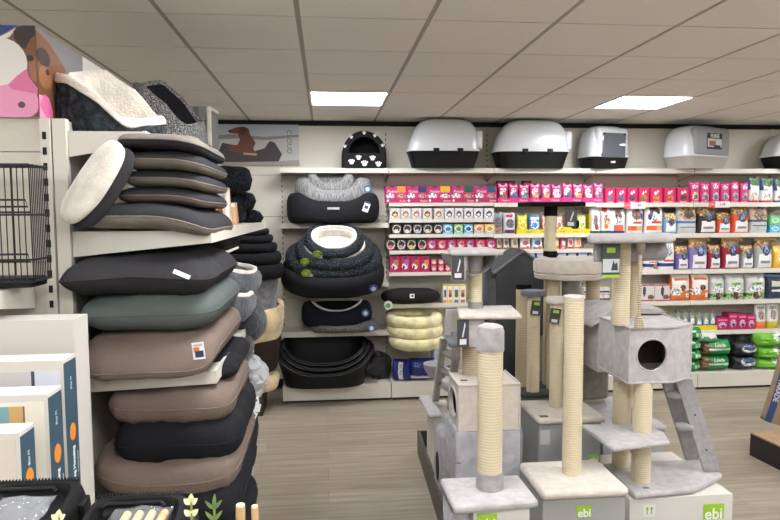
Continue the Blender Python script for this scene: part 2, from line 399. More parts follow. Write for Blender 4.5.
for i in range(-7, 14):
    for j in range(-14, 6):
        if (i, j) in LIGHTS: continue
        x, y = X0 + .6 * i, Y0 + .6 * j
        x1, y1 = x + .6, min(y + .6, YB)
        if x < XL - .6 or x > XR or y < YF - .6 or y1 - y < .02: continue
        mb.box(x + .012, x1 - .012, y + g, y1 - g, CEIL, CEIL + .02)
mb.box(XL, XR, YF, YB, CEIL + .05, CEIL + .1)
struct('ceiling', mb, TILE)
mb = MB()
for i in range(-7, 14): mb.box(X0 + .6 * i - .012, X0 + .6 * i + .012, YF, YB, CEIL + .002, CEIL + .045)
for j in range(-14, 7): mb.box(XL, XR, Y0 + .6 * j - .0058, Y0 + .6 * j + .0058, CEIL + .006, CEIL + .045, 1)
struct('ceiling_grid', mb, [BAR, GAPM])
LED = mat('light_diffuser', (245, 247, 254), 0.5, 'emit', 41.0)
for (i, j) in LIGHTS:
    x, y = X0 + .6 * i + .3, Y0 + .6 * j + .3
    lab = {(1, 3): 'square white ceiling light panel above the grey cushioned dog beds, nearer the cat cave',
           (5, 3): 'square white ceiling light panel above the white-hooded litter trays'}.get((i, j), 'square white ceiling light panel behind the camera or out of view')
    t = thing('ceiling_light', lab, 'light', (x, y, CEIL - .004), group='square ceiling light panels' if (i, j) not in ((1, 3), (5, 3)) else None)
    mb = MB(); mb.box(-.297, .297, -.297, -.28, 0, .03); mb.box(-.297, .297, .28, .297, 0, .03); mb.box(-.297, -.28, -.28, .28, 0, .03); mb.box(.28, .297, -.28, .28, 0, .03)
    part('frame', mb, WHITE, t, False)
    part('diffuser', MB().box(-.28, .28, -.28, .28, .006, .016), LED, t, False)
struct('shadow_gap_strip', MB().box(-2.4, XR, 6.33, YB, CEIL - .045, CEIL - .0005), BLACK)  # black strip standing in for the shadow gap between panels and ceiling

# ------------------------------------------------------------------ wall shelving
YP = 6.30; FR = 6.02; ZTOP = CEIL - .05
XB = [-0.413 + 1.008 * k for k in range(-1, 7)]
def sz(y, x): return at(x, y, Y=FR).z
def slots(mb, x, z0, z1, y, m, w=.008):
    z = z0
    while z < z1: mb.box(x - w / 2, x + w / 2, y - .002, y, z, z + .024, m); z += .05
def bay(k, shelves, label, base=True, base_x0=None, group='wall shelving bays'):
    x0, x1 = XB[k], XB[k + 1]; w = x1 - x0
    t = thing('shelf_bay', label, 'shelving', (x0, YP, 0), group=group)
    mb = MB(); z = .12; edges = [.12, .52, .92, 1.32, 1.72, 2.12, ZTOP]
    for a, b in zip(edges, edges[1:]): mb.box(.016, w - .016, 0, .02, a + .002, b - .002)
    part('back_panel', mb, CREAM2, t, False)
    mb = MB().box(-.016, .016, -.006, .03, 0, ZTOP); slots(mb, 0, .2, 2.5, -.006, 1); part('upright', mb, [CREAM2, SLOT], t, False)
    for (z, fr, lip) in shelves:
        mb = MB().box(.004, w - .004, fr - YP + .012, -.008, z - .03, z)
        for xx in (.006, w - .02): mb.prism([(fr - YP + .012, z - .045), (-.008, z - .11), (-.008, z - .03), (fr - YP + .012, z - .03)], xx, xx + .003, 0, 'X')
        s = part('shelf', mb, CREAM, t, False)
        part('price_rail', MB().box(.003, w - .003, fr - YP, fr - YP + .011, z - lip, z + .003), CREAM, s, False)
    if base:
        bx = 0 if base_x0 is None else base_x0 - x0
        part('base_plinth', MB().box(bx + .004, w - .004, -.44, -.008, .025, .165, 0).box(bx + .02, w - .02, -.40, -.02, 0, .025, 1), [CREAM, BLACK], t, False)
    return t
ZT = sz(168.5, 500)                                             # top shelf
zA = [sz(223.5, 335), sz(282.5, 387), sz(330.5, 335)]
zB = [sz(203, 440), sz(219.3, 440), sz(234.3, 440), sz(250.5, 440), sz(272.3, 430), sz(304, 410)]
zC = [sz(203, 540), sz(234, 540), sz(249.5, 540), sz(272.5, 590)]
zD = [sz(203, 650), sz(234, 650), sz(270, 680), sz(301.2, 680), sz(331.2, 690)]
ZB = .165
bay(0, [], 'cream panelled shelving bay without shelves in the corner under the dog poster', base=False)
bay(1, [(ZT, FR, .043), (zA[0], FR, .043), (zA[1], 6.06, .043), (zA[2], 5.98, .05)], 'cream shelving bay holding the dog beds and the black plastic baskets')
bay(2, [(ZT, FR, .043)] + [(z, FR, .03) for z in zB[:5]] + [(zB[5], FR, .04), (sz(338, 410), 6.1, .03)], 'cream shelving bay with five close rows of small cat food trays')
bay(3, [(ZT, FR, .043)] + [(z, FR, .035) for z in zC] + [(sz(303, 590), FR, .035), (sz(332, 590), FR, .035)], 'cream shelving bay behind the black-topped scratching post')
bay(4, [(ZT, FR, .043)] + [(z, FR, .04) for z in zD], 'cream shelving bay behind the grey tower with the hole house')
bay(5, [(ZT, FR, .043)] + [(z, FR, .04) for z in zD], 'cream shelving bay with the red and purple windowed food bags')
t = bay(6, [(ZT, FR, .043)] + [(z, FR, .04) for z in zD], 'cream shelving bay cut off by the edge of the photo')

# ------------------------------------------------------------------ things on the top shelf
def cat_cave():
    Y = 6.12; x0, x1 = X_(343, Y), X_(386, Y); w = x1 - x0; h = Z_(132, Y, 365) - ZT
    t = thing('cat_cave', 'black cat cave bed with white paw prints on the top shelf', 'pet bed', ((x0 + x1) / 2, Y, ZT + .001))
    def arch(ww, hh, n=20):
        r = ww / 2; return [(-r, 0)] + [(-r * math.cos(PI * i / n) * (1 if i not in (0, n) else 1), max(0, hh - r) * 0.9 + r * .0 + (hh - (hh - r) * 0.9) * math.sin(PI * i / n)) for i in range(n + 1)] + [(r, 0)]
    A, B = arch(w, h), arch(w * .72, h * .84)
    mb = MB(); n = len(A)
    for (pa, pb, ya, yb, m) in ((A, A, -.09, .14, 0), (B, B, -.09, .12, 1), (A, B, -.09, -.09, 0)):
        for i in range(n - 1):
            a, b = pa[i], pa[i + 1]; c, d = pb[i + 1], pb[i]
            mb.quad((a[0], ya, a[1]), (b[0], ya, b[1]), (c[0], yb, c[1]), (d[0], yb, d[1]), m)
    mb.poly([(p[0], .14, p[1]) for p in A], 0); mb.poly([(p[0], .12, p[1]) for p in B], 1)
    mb.box(-w / 2, w / 2, -.09, .14, 0, .012, 0)
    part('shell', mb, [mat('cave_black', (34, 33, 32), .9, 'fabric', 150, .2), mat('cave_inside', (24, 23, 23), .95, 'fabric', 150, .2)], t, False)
    lip = MB().rbox(-w * .46, w * .46, -.115, -.085, 0, h * .40, .012)
    def paw(mb, cx, cz, s, y=-.1165):
        def disc(x, z, rx, rz): mb.prism([(x + rx * math.cos(a * PI / 5), z + rz * math.sin(a * PI / 5)) for a in range(10)], y - .001, y + .003, 1, 'Y')
        disc(cx, cz, s, s * .8)
        for a in (-1, -.35, .35, 1): disc(cx + a * s * 1.15, cz + s * (1.35 - .5 * abs(a)), s * .34, s * .45)
    for (cx, cz, s) in ((-.12, .05, .02), (-.055, .09, .018), (.0, .035, .022), (.075, .085, .019), (.13, .03, .02)): paw(lip, cx, cz, s)
    part('front_lip', lip, [mat('cave_black', (34, 33, 32)), WHITE], t, True)
    rim = MB()
    for (px, pz) in ((-.18, .2), (-.12, .285), (.1, .3), (.17, .21), (.0, .325)): paw(rim, px * w / .41, pz * h / .35, .012, -.0905)
    part('paw_print', rim, WHITE, t, False)
cat_cave()

def litter_box(x0, x1, ytop, label, style, rz=0.0, tray=DARKP, Y=6.1, depth=.32):
    a, b = X_(x0, Y, 150), X_(x1, Y, 150); w = b - a; h = Z_(ytop, Y, (x0 + x1) / 2) - ZT
    if style != 'side': w = (w - depth * .92 * abs(math.sin(rz))) / math.cos(rz)
    t = thing('litter_box', label, 'litter box', ((a + b) / 2, Y, ZT + .001), (0, 0, rz), 'hooded litter boxes on the top shelf')
    ht = h * (.34 if style == 'side' else .27)
    mb = MB()
    def tr(u, v):
        k = [.80, .84, .97, 1.0, .98][int(round(v * 4))]; z = [0, .0, ht * .9, ht, ht][int(round(v * 4))]; k0 = .001 if False else 1
        x, y = sup(w / 2 * k, depth / 2 * k, 5, 2 * PI * u); return (x, y, z)
    mb.surf(tr, 48, 4, True, False); mb.poly([(*sup(w / 2 * .8, depth / 2 * .8, 5, 2 * PI * i / 48), 0) for i in range(48)])
    part('tray', mb, tray, t)
    mb = MB(); K = 14
    def hd(u, v):
        p = v * PI / 2; th = 2 * PI * u; c = abs(math.cos(p)) ** (.42); z = ht + (h - ht) * abs(math.sin(p)) ** .75
        # the back of the hood leans in more than the door side
        lean = .10 * (z - ht) / (h - ht) if style == 'side' else 0
        x, y = sup(w / 2 * (c * (1 - lean)), depth / 2 * c, 4.2, th)
        return (x - (0.02 * (z - ht) / (h - ht) * -1 if style == 'side' else 0), y, z)
    mb.surf(hd, 56, K, True, False)
    hood = part('hood', mb, GREYP, t)
    part('rim', ring(w / 2 - .002, depth / 2 - .002, 5, .007, .009, ht + .006, 56, 8), GREYP, hood)
    if style == 'side':
        for fx in (-.13, .2):
            part('clip', MB().rbox(w * fx - .028, w * fx + .028, -depth / 2 - .014, -depth / 2 + .02, ht - .022, ht + .024, .005), DARKP, t)
        f = MB().rbox(w / 2 - .05, w / 2 + .02, -.11, .11, ht + .02, h * .76, .02); part('door_frame', f, GREYP, t)
    else:
        d = depth / 2 + .012
        f = MB().rbox(-w * .40, w * .40, -d, -d + .1, ht - .005, h * .95, .05, 5); part('door_frame', f, GREYP if style == 'flap' else mat('hood_grey', (150, 150, 151), .4), t)
        if style == 'flap':
            dr = part('flap', MB().rbox(-w * .30, w * .30, -d - .006, -d + .02, ht - .012, h * .82, .013, 3), mat('flap_smoke', (88, 92, 98), .1, coat=.5), t)
            for sx in (-1, 1): part('hinge', MB().rbox(sx * w * .25 - .012, sx * w * .25 + .012, -d - .014, -d - .004, h * .77, h * .81, .003), DARKP, dr)
            part('latch', MB().rbox(-.022, .022, -d + .0, -d + .02, ht * .45, ht * .62, .004), WHITE, t)
        else:
            part('sticker', MB().box(-w * .17, w * .17, -d - .004, -d + .001, ht + .07, h * .80, 0).box(-w * .16, w * .16, -d - .0055, -d - .003, ht + .09, ht + .17, 1)
                 .box(-w * .13, w * .02, -d - .0065, -d - .003, ht + .10, ht + .15, 2).box(-.02 * w, .13 * w, -d - .0065, -d - .003, ht + .06 + .02, ht + .11, 0), [P(30, 30, 31), P(206, 206, 206), P(148, 104, 74)], t, False)
            lettering('FUREE', .05, WHITE, t, (0, -d - .006, h * .735), bold=.001)
    return t
litter_box(407, 478, 119.5, 'large white-hooded litter box with black tray and two clips, nearest the cat cave', 'side')
litter_box(493, 566, 121, 'large white-hooded litter box with black tray and two clips, beside the smoky-flap one', 'side')
litter_box(578, 628, 127, 'small white litter box with black tray and smoky see-through flap', 'flap', .24, depth=.30, Y=6.12)
litter_box(660, 732, 127, 'white litter box with grey tray, grey door and black cat sticker', 'sticker', .42, tray=mat('tray_grey', (176, 171, 162), .45), depth=.36, Y=6.12)
litter_box(766, 830, 133, 'white-hooded litter box with black tray cut off by the photo edge', 'side')

# ------------------------------------------------------------------ the dog poster over the corner bay
def dog_poster():
    Y = 6.285; x0, x1 = X_(212, Y, 145), X_(299, Y, 145); z0, z1 = Z_(165.5, Y, 260), Z_(124.5, Y, 260); w, h = x1 - x0, z1 - z0
    t = thing('dog_poster', 'poster of a brown dog on a dark cushion outdoors, above the corner bay', 'poster', (x0, Y, z0))
    mb = MB().box(0, w, 0, .008, 0, h, 0)
    def sh(pts, m, k): mb.prism([(p[0] * w, p[1] * h) for p in pts], -.0008 * k, .001, m, 'Y')
    sh([(0, .0), (1, 0), (1, .72), (.6, .68), (.3, .73), (0, .66)], 1, 1)
    sh([(0, .62), (.3, .66), (.6, .62), (1, .70), (1, .76), (.6, .70), (.2, .76), (0, .72)], 2, 2)
    sh([(0, 0), (1, 0), (1, .14), (.7, .1), (.3, .16), (0, .1)], 3, 2)
    sh([(.09, .08), (.76, .1), (.80, .28), (.72, .56), (.66, .6), (.6, .42), (.4, .3), (.25, .5), (.12, .55), (.06, .3)], 4, 3)
    sh([(.17, .50), (.19, .36), (.40, .27), (.50, .30), (.47, .42), (.50, .55), (.44, .74), (.42, .90), (.36, .95), (.29, .93), (.19, .85), (.20, .79), (.30, .76), (.32, .62), (.29, .50)], 5, 4)
    sh([(.31, .78), (.36, .74), (.40, .84), (.38, .93), (.33, .92)], 6, 5)
    sh([(.18, .83), (.21, .80), (.23, .84), (.20, .865)], 8, 5)
    sh([(.35, .27), (.50, .24), (.52, .29), (.36, .31)], 7, 5)
    part('print', mb, [P(172, 180, 192), P(178, 176, 174), P(132, 128, 120), P(148, 143, 134), P(62, 58, 62), P(104, 62, 46), P(78, 46, 36), P(176, 150, 130), P(30, 24, 22)], t, False)
    lettering('CLOUD', h * .17, P(96, 94, 92), t, (w * .885, -.006, h * .58), (PI / 2, PI / 2, 0))
dog_poster()

# ------------------------------------------------------------------ dog beds of the bay beside the corner
def bed_box(name, label, c, a, b, hb, hf, rr, m, inner, extras=None, e=4.5, tilt=0, wb=.006, seed=0, cat='dog bed', group='dog beds on the wall shelves', wall_name='bolster', rz=0, wid=.75):
    t = thing(name, label, cat, c, (tilt, 0, rz), group)
    half = front_dip(hf / 2, hb / 2, wid)
    part(wall_name, ring(a - rr, b - rr, e, rr, half, half, 72, 16, wb, 7, seed), m, t)
    if inner is not None: part('cushion', pad(a - rr * 1.2, b - rr * 1.2, e, min(hf, hb) * .6, .015, 40, 8, .008, seed), inner, t)
    if extras: extras(t)
    return t
def circ_tag(t, x, y, z, r, m, m2, rot=(0, 0, 0), name='round_tag'):
    mb = MB().prism([(r * math.cos(i * PI / 10), r * math.sin(i * PI / 10)) for i in range(20)], -.002, .002, 0, 'Y')
    mb.prism([(r * .55 * math.cos(i * PI / 10), r * .55 * math.sin(i * PI / 10) - r * .05) for i in range(20)], -.003, -.001, 1, 'Y')
    part(name, mb, [m, m2], t, False, (x, y, z), rot)
BLUE = P(60, 88, 150); PALE = P(214, 220, 228)
bx = lambda p, Y=5.95: X_(p, Y, 240)
def ex_black(t):
    part('name_plate', MB().rbox(-.055, .055, -.012, 0, -.011, .011, .004), P(176, 176, 174), t, True, (-.0, -.222, .135))
    tagcard(t, (.30, -.215, .15), .055, .095, [WHITE, P(226, 120, 60), P(40, 60, 120), P(60, 50, 44)], (0, .35, 0), [(0, 1, .82, 1, 2), (.2, .8, .3, .6, 3)])
bed_box('dog_bed', 'black rectangular dog bed with a grey name plate below the grey tweed beds', (bx(333.5), 6.04, zA[0] + .003), .43, .22, .28, .205, .075, BLK, BLK, ex_black)
def ex_tweed(t): circ_tag(t, .31, -.17, .14, .034, BLUE, PALE)
b1 = bed_box('dog_bed', 'larger grey tweed dog bed lying in the black bed, blue round tag', (bx(334), 6.05, zA[0] + .175), .355, .19, .25, .13, .065, TWEED, TWEED, ex_tweed, seed=2)
bed_box('dog_bed', 'smaller grey tweed dog bed nested inside the larger tweed bed', (bx(331), 6.06, zA[0] + .26), .225, .125, .20, .12, .05, TWEED, TWEED, None, seed=3, wb=.01)
# nested curly donuts with white linings
def donut(label, px, py, c_y, a, b, rr, hb, hf, trim=True, tags=None, tilt=.42, inner=FLW, m=NUB, seed=0):
    c = at(px, py, Y=c_y)
    t = thing('donut_bed', label, 'dog bed', c, (tilt, 0, 0), 'nested round dog beds on the wall shelves')
    half = front_dip(hf / 2, hb / 2, 1.5)
    part('bolster', ring(a - rr, b - rr, 2.5, rr, half, half, 72, 16, .006, 9, seed), m, t)
    if trim:
        part('piping', ring(a - rr * 1.45, b - rr * 1.45, 2.5, .015, .016, lambda th: 2 * half(th) * .97, 72, 8), FLW, t)
        part('lining', ring(a - rr * 1.8, b - rr * 1.8, 2.5, .022, lambda th: half(th) * .93, lambda th: half(th), 60, 10), inner or FLW, t)
    if inner is not None: part('cushion', pad(a - rr * 1.7, b - rr * 1.7, 2.5, hf * .75, .01, 40, 8, .014, seed), inner, t)
    if tags: tags(t)
    return t
def tg(u, v, rot=.5):
    def f(t):
        circ_tag(t, u, v[0], v[1], .042, P(138, 172, 52), P(176, 200, 96), (0, 0, 0), 'green_tag')
        part('swing_tag', MB().box(-.03, .03, -.002, .002, -.05, .04), WHITE, t, False, (u + .02, v[0] + .006, v[1] - .05), (0, rot, 0))
    return f
def ex_bb(t): circ_tag(t, .36, -.245, .10, .040, BLUE, PALE)
donut('large black dog bed at the bottom of the nested stack with a pale trim line', 333, 285, 5.97, .475, .29, .08, .24, .20, True, ex_bb, .42, BLK, BLK, 4)
donut('biggest curly charcoal donut bed with white lining in the nested stack', 334, 266, 5.94, .445, .25, .085, .18, .14, True, tg(-.25, (-.24, .13)), .64, FLW, NUB, 5)
donut('middle curly charcoal donut bed with white lining in the nested stack', 335, 257, 5.89, .36, .225, .07, .16, .11, True, tg(-.27, (-.18, .12)), .70, FLW, NUB, 6)
donut('smallest curly charcoal donut bed with white fleece cushion, topmost in the nested stack', 334, 246, 5.86, .27, .185, .055, .14, .08, True, tg(-.15, (-.18, .08)), .74, FLW, NUB, 7)
def ex_nav(t): circ_tag(t, .26, -.17, .14, .036, BLUE, PALE)
donut('navy black oval dog bed with a fine grey trim under the nested stack', 337, 325.5, 6.02,   .33, .19, .07, .24, .15, True, ex_nav, 0, BLK, mat('fabric_navy', (26, 28, 38), .9, 'fabric', 160, .15), 8)
def ex_tw(t): circ_tag(t, .25, -.205, .05, .036, BLUE, PALE)
bed_box('dog_cushion', 'flat grey tweed dog bed lying lowest on the lower bed shelf', (bx(343), 6.03, zA[2] + .003), .315, .2, .10, .08, .06, mat('tweed_shade', (120, 118, 112), .95, 'stripe', 150, rgb2=(76, 75, 72)), None, ex_tw, seed=9)
# black plastic baskets on the plinth
for i, (a, z, fr, sd, bk) in enumerate(((.455, 0, .14, .33, .40), (.415, .022, .165, .33, .415), (.375, .044, .185, .32, .42))):
    lab = ['largest black plastic dog basket, outermost of the nest on the plinth', 'middle black plastic dog basket nested inside the largest one', 'smallest black plastic dog basket, innermost of the nest on the plinth'][i]
    t = thing('dog_basket', lab, 'dog basket', (X_(324.5, 5.85, 370), 5.95, ZB + .002 + z), group='nested plastic dog baskets')
    b = a * .62
    def top(th, fr=fr, sd=sd, bk=bk):
        s_ = math.sin(th); return sd + (bk - sd) * max(0, s_) ** 1.2 + (fr - sd) * max(0, -s_) ** 2.2
    part('shell', shell(a, b, 2.7, .4, .80, .010, top, 96), DARKP, t)
    part('rolled_rim', ring(a, b, 2.7, .014, .009, lambda th, top=top: top(th) + .002, 96, 8), DARKP, t)
mb = MB()
for i in range(8):
    for j in range(2): mb.rbox(-.16 + .04 * i, -.14 + .04 * i, -.002, .002, .17 + .06 * j, .21 + .06 * j, .003, 1)
part('vent', mb, BLACK, t, True, (0, .21, .06))
t2 = None
# ------------------------------------------------------------------ products: the bay with small trays
PINK = (196, 40, 112); PK2 = (224, 112, 160); NAVY = (44, 56, 92); YEL = (232, 186, 50); ORG = (232, 140, 60); DGR = (36, 78, 62); WHT = (232, 230, 226); CRIM = (176, 30, 76); DRK = (34, 31, 30)
FP = FR + .016
acc = [('orange', ORG), ('navy', NAVY), ('yellow', YEL), ('green', DGR), ('blue', (52, 72, 116))]
e_ = [386, 406.8, 427.4, 451, 474.3, 496.5]
for i in range(5):
    n, c = acc[i]; x0, x1 = e_[i], e_[i + 1]; z = zB[0]
    lab = 'pink cat food carton with %s corner, %s from the dog bed bay' % (n, ORD[i])
    o = pack('food_carton', 'box', x0, x1, 186.3, z, .14, PINK, [(.56, .95, .62, 1, c), ('e', .2, .42, .2, .16, WHT), ('e', .75, .40, .2, .14, (190, 150, 120) if i != 2 else WHT), (.18, .42, .9, 1, NAVY), (0, 1, 0, .30, (184, 30, 96))], lab, 'food carton', 'pink food cartons', FP)
    w, h = size(o).x, size(o).z
    lettering('Poésie', .036, WHITE, o, (-w * .2, -.0715, h * .68), shear=.3); lettering('Poésie', .026, WHITE, o, (w * .32, -.0715, h * .12), shear=.3)
    mb = MB(); mb.prism([(.012 * math.cos(a * PI / 5) , .012 * math.sin(a * PI / 5)) for a in range(10)], -.001, .001, 0, 'Y'); part('logo_mark', mb, WHITE, o, False, (-w * .40, -.0715, h * .14))
SIL = (196, 194, 192)
x_ = [(390, 400.4), (400.8, 411), (411.5, 421.7), (422.5, 432.4), (433.6, 443.8), (444.6, 454), (454.6, 463), (463.8, 473), (473.6, 483), (484, 494)]
def trays(xs, ytop, z, bases, specs, names, row, grp):
    for i, ((x0, x1), b, s, nm) in enumerate(zip(xs, bases, specs, names)):
        pack('food_tray', 'box', x0, x1, ytop, z, .11, b, s, '%s, %s from left in the %s' % (nm, ORD[i], row), 'food tray', grp, FP)
def face(ring_c, in_c, dot): return [('e', .5, .48, .40, .40, ring_c), ('e', .5, .46, .30, .28, in_c), ('e', .5, .40, .18, .13, dot), (.1, .9, .86, .95, ring_c)]
trays(x_, 208.2, zB[1], [SIL] * 5 + [(206, 204, 204)] * 5, [face((228, 224, 220), (120, 84, 60), (236, 208, 120)) if i in (0, 3) else face((228, 224, 220), (176, 120, 90), (240, 214, 190)) for i in range(5)] + [face((236, 234, 232), (70, 64, 62), (240, 236, 230)) for i in range(5)],
      ['silver cat food tray with a brown picture'] * 5 + ['whitish cat food tray with a dark picture'] * 5, 'silver row', 'small silver food trays')
x3 = [(392, 401.5), (403, 412), (413.3, 422.3), (423.3, 432.6), (433.8, 442.7), (443.1, 452.6), (453.8, 463), (463.8, 473), (474, 483.8), (484.6, 494.5)]
LB, LGN, LO, LY = (70, 164, 200), (120, 178, 90), (230, 160, 90), (232, 184, 60)
bs = [DRK] * 5 + [LB, LGN, LB, LO, LY]
def face2(i): return [('e', .5, .52, .44, .42, (216, 204, 186)), ('e', .5, .56, .34, .30, (50, 44, 40)), ('e', .45, .34, .22, .16, (238, 222, 196) if i != 2 else (170, 184, 214)), ('e', .74, .24, .1, .1, WHT)]
def face3(c): return [('e', .5, .55, .40, .34, (230, 232, 222)), ('e', .52, .5, .28, .2, c), (0, 1, 0, .18, (150, 200, 214))]
trays(x3, 224.3, zB[2], bs, [face2(i) for i in range(5)] + [face3(c) for c in ((44, 110, 180), (84, 150, 60), (40, 100, 170), (220, 120, 70), (220, 150, 40))],
      ['black cat food tray with a pale ring'] * 5 + ['sky blue food tray', 'lime green food tray', 'bright blue food tray', 'orange food tray', 'yellow food tray'], 'upper black row', 'small black and bright food trays')
x4 = [(386.2, 395.6), (396.9, 406), (407, 416.3), (417.7, 426.8), (427.2, 436.5), (437.2, 446.6), (447.3, 456.3), (457, 465.5), (466, 474.3), (475.4, 485.5), (486.4, 495.8)]
trays(x4, 239.6, zB[3], [DRK] * 4 + [CRIM] * 7, [[('e', .5, .52, .44, .42, (216, 204, 186)), ('e', .5, .58, .34, .30, (44, 40, 38)), ('e', .45, .34, .24, .16, c)] for c in ((216, 96, 110), (170, 130, 150), (230, 190, 60), (200, 80, 90))] +
      [[('e', .5, .5, .34, .34, (226, 170, 180)), ('e', .6, .6, .2, .16, (200, 90, 80) if i % 2 else (120, 90, 160)), ('e', .4, .34, .2, .12, WHT)] for i in range(7)],
      ['black food tray with a pale ring'] * 4 + ['crimson food tray with pink picture'] * 7, 'black and crimson row', 'small black and crimson food trays')
x5 = [(390, 399.8), (400.3, 410), (410.4, 420), (420.3, 430)]
for i, (x0, x1) in enumerate(x5):
    pack('food_box', 'box', x0, x1, 256.3, zB[4], .12, CRIM, [('e', .45, .38, .3, .2, WHT), ('e', .62, .6, .25, .16, [(170, 130, 60), (150, 100, 170), (190, 90, 60), (230, 140, 60)][i]), (.25, .7, .84, .95, (60, 50, 110)), ('e', .35, .3, .12, .14, (70, 56, 50))], 'crimson cat food box with white cat picture, %s from the left' % ORD[i], 'food box', 'crimson food boxes', FP)
k = 0
for i, (x0, x1) in enumerate(((430.8, 437), (437.7, 444.5), (445, 451), (451.5, 458))):
    for j in range(2):
        zb = zB[4] + j * .062
        a, b = X_(x0, FP, 250), X_(x1, FP, 250)
        me = pack_mesh('box', (b - a) * .97, .058, .1, CRIM, [('e', .5, .5, .34, .3, (228, 190, 190)), (.1, .9, .82, 1, (226, 150, 120))])
        solo('food_can_box', me, None, 'small crimson carton, %s from the left in the %s layer beside the grey perch' % (ORD[i], ['lower', 'upper'][j]), 'food box', ((a + b) / 2, FP + .05, zb + .002), group='small crimson cartons')
# black bolster and bright packs
a = X_(411.5, 5.98, 295)
t = thing('dog_cushion', 'long black roll cushion with a white label beside the bright packs', 'dog cushion', (a, 6.06, zB[5] + .002))
part('body', pad(.285, .12, 3.2, .145, 0, 48, 12, .006, 3), mat('fabric_soot', (38, 35, 35), .85, 'fabric', 160, .2), t); part('label', MB().box(-.022, .022, -.003, 0, -.02, .02, 0).box(-.006, .012, -.004, -.001, -.008, .010, 1), [WHITE, BLACK], t, False, (.0, -.120, .085))
t = thing('dog_cushion_tag', 'green and white round swing tag hanging below the black roll cushion', 'tag', (X_(388, 5.95, 305), 5.93, Z_(305, 5.95)))
circ_tag(t, 0, 0, 0, .042, P(214, 222, 210), P(90, 150, 70))
for i, (x0, x1, c) in enumerate(((443.2, 447.2, ORG), (447.8, 453, YEL), (453.6, 459.4, (120, 120, 170)), (460, 466, (196, 90, 80)), (484.5, 489, ORG))):
    pack('snack_pack', 'box', x0, x1, 284.6, zB[5], .1, (234, 228, 206), [(0, 1, .92, 1, (200, 180, 60)), (.2, .8, .5, .72, (210, 130, 60) if i % 2 else (70, 90, 140)), (.15, .85, 0, .16, c), ('e', .5, .4, .3, .12, (110, 80, 60))], 'narrow white snack pack with coloured foot, %s beyond the black roll cushion' % ORD[i], 'snack pack', 'narrow snack packs', FP)
# cream ring beds
for i, (z, px, a) in enumerate(((0, 416, .26), (.095, 415, .265), (.185, 414.5, .27))):
    lab = 'cream velvet ring bed, %s of the three stacked rings' % ['lowest', 'middle one', 'topmost'][i]
    t = thing('ring_bed', lab, 'pet bed', (X_(px, 5.98, 330), 6.03 - .02 * (2 - i), sz(338, 410) - .055 + z), (.12 - .03 * i, 0, 0), 'cream ring beds')
    part('bolster', ring(a - .055, .19, 2.4, .06, .055, .055, 64, 14, .008, 9, i), CREAMV, t); part('cushion', pad(a - .06, .17, 2.4, .05, .02, 36, 6), CREAMV, t)
# on the plinth: dark bag and blue packs
t = solo('dark_bag', MB().surf(lambda u, v: Vector((.19 * math.cos(PI * (v - .5)) ** .7 * math.cos(2 * PI * u), .09 * math.cos(PI * (v - .5)) ** .7 * math.sin(2 * PI * u), .10 + .10 * math.sin(PI * (v - .5)) * (1 + .5 * math.cos(2 * PI * u)))), 36, 20, True, False).wob(.022, 14, 4), mat('bag_dark', (34, 33, 34), .4), 'crumpled dark plastic bag between the black baskets and blue packs', 'bag', (X_(374, 5.9, 375), 6.04, ZB + .022), (0, 0, .1), smooth=False)
for i, (x0, x1, yt, rz, lab) in enumerate(((393, 412, 361, -.35, 'smaller blue pet pad pack with a white strip beside the dark bag'), (409, 436, 360, 0, 'larger blue glossy pet pad pack under the cream ring beds'))):
    o = pack('pad_pack', 'pillow', x0, x1, yt, ZB, .16, (28, 40, 120), [(.05, .95, .12, .26, WHT), ('e', .3, .75, .16, .08, (90, 110, 180)), ('e', .65, .55, .2, .1, (18, 26, 84))] if i else [(.42, .66, .06, .92, WHT)], lab, 'pad pack', None, 5.88, i, 0, rz)
    if i: lettering('PUPPY PADS', .026, P(30, 40, 90), o, (0, -.078, .05))
    else: lettering('PADS', .04, P(30, 40, 90), o, (.012, -.082, .12), (PI / 2, -PI / 2, 0))
pack('pad_pack', 'pillow', 432, 444, 344, ZB, .14, (216, 222, 230), [(0, 1, 0, .4, (40, 56, 120))], 'white and blue pack behind the cat tree ladder', 'pad pack', None, 6.0, 3)

# ------------------------------------------------------------------ products: the pink pouches of the top product row
tops = [('brown', (150, 100, 66)), ('blue', (52, 104, 150)), ('teal', (66, 160, 150)), ('orange', (220, 140, 70)), ('apricot', (236, 160, 80)), ('white', WHT), ('steel blue', (70, 96, 140)), ('amber', (226, 160, 90)), ('white card', WHT), ('grey', (130, 120, 130))]
xs = [(497.8, 508.4), (509, 518.3), (519, 529.4), (530, 540), (540.8, 550.4), (551, 561.4), (562, 572), (572.6, 582.6), (583.2, 592.8), (593.4, 603.3)]
for i, ((x0, x1), (n, c)) in enumerate(zip(xs, tops)):
    z = zC[0] + .004
    pack('treat_pouch', 'pouch', x0, x1, 183.4 + (i % 3) * .6, z, .07, PINK, [(.08, .92, .84, .97, (236, 150, 190)), ('e', .5, .66, .3, .12, (240, 190, 205)), ('e', .55, .36, .34, .15, c), ('e', .3, .5, .16, .1, WHT), (.3, .7, .93, 1, (60, 40, 70))],
         'tall pink cat treat pouch with %s picture, %s in the pink display trays' % (n, ORD[i]), 'treat pouch', 'tall pink treat pouches', FP + .012, i)
tr_e = [497.4, 508.8, 529.7, 540.4, 561.7, 582.9, 603.8]
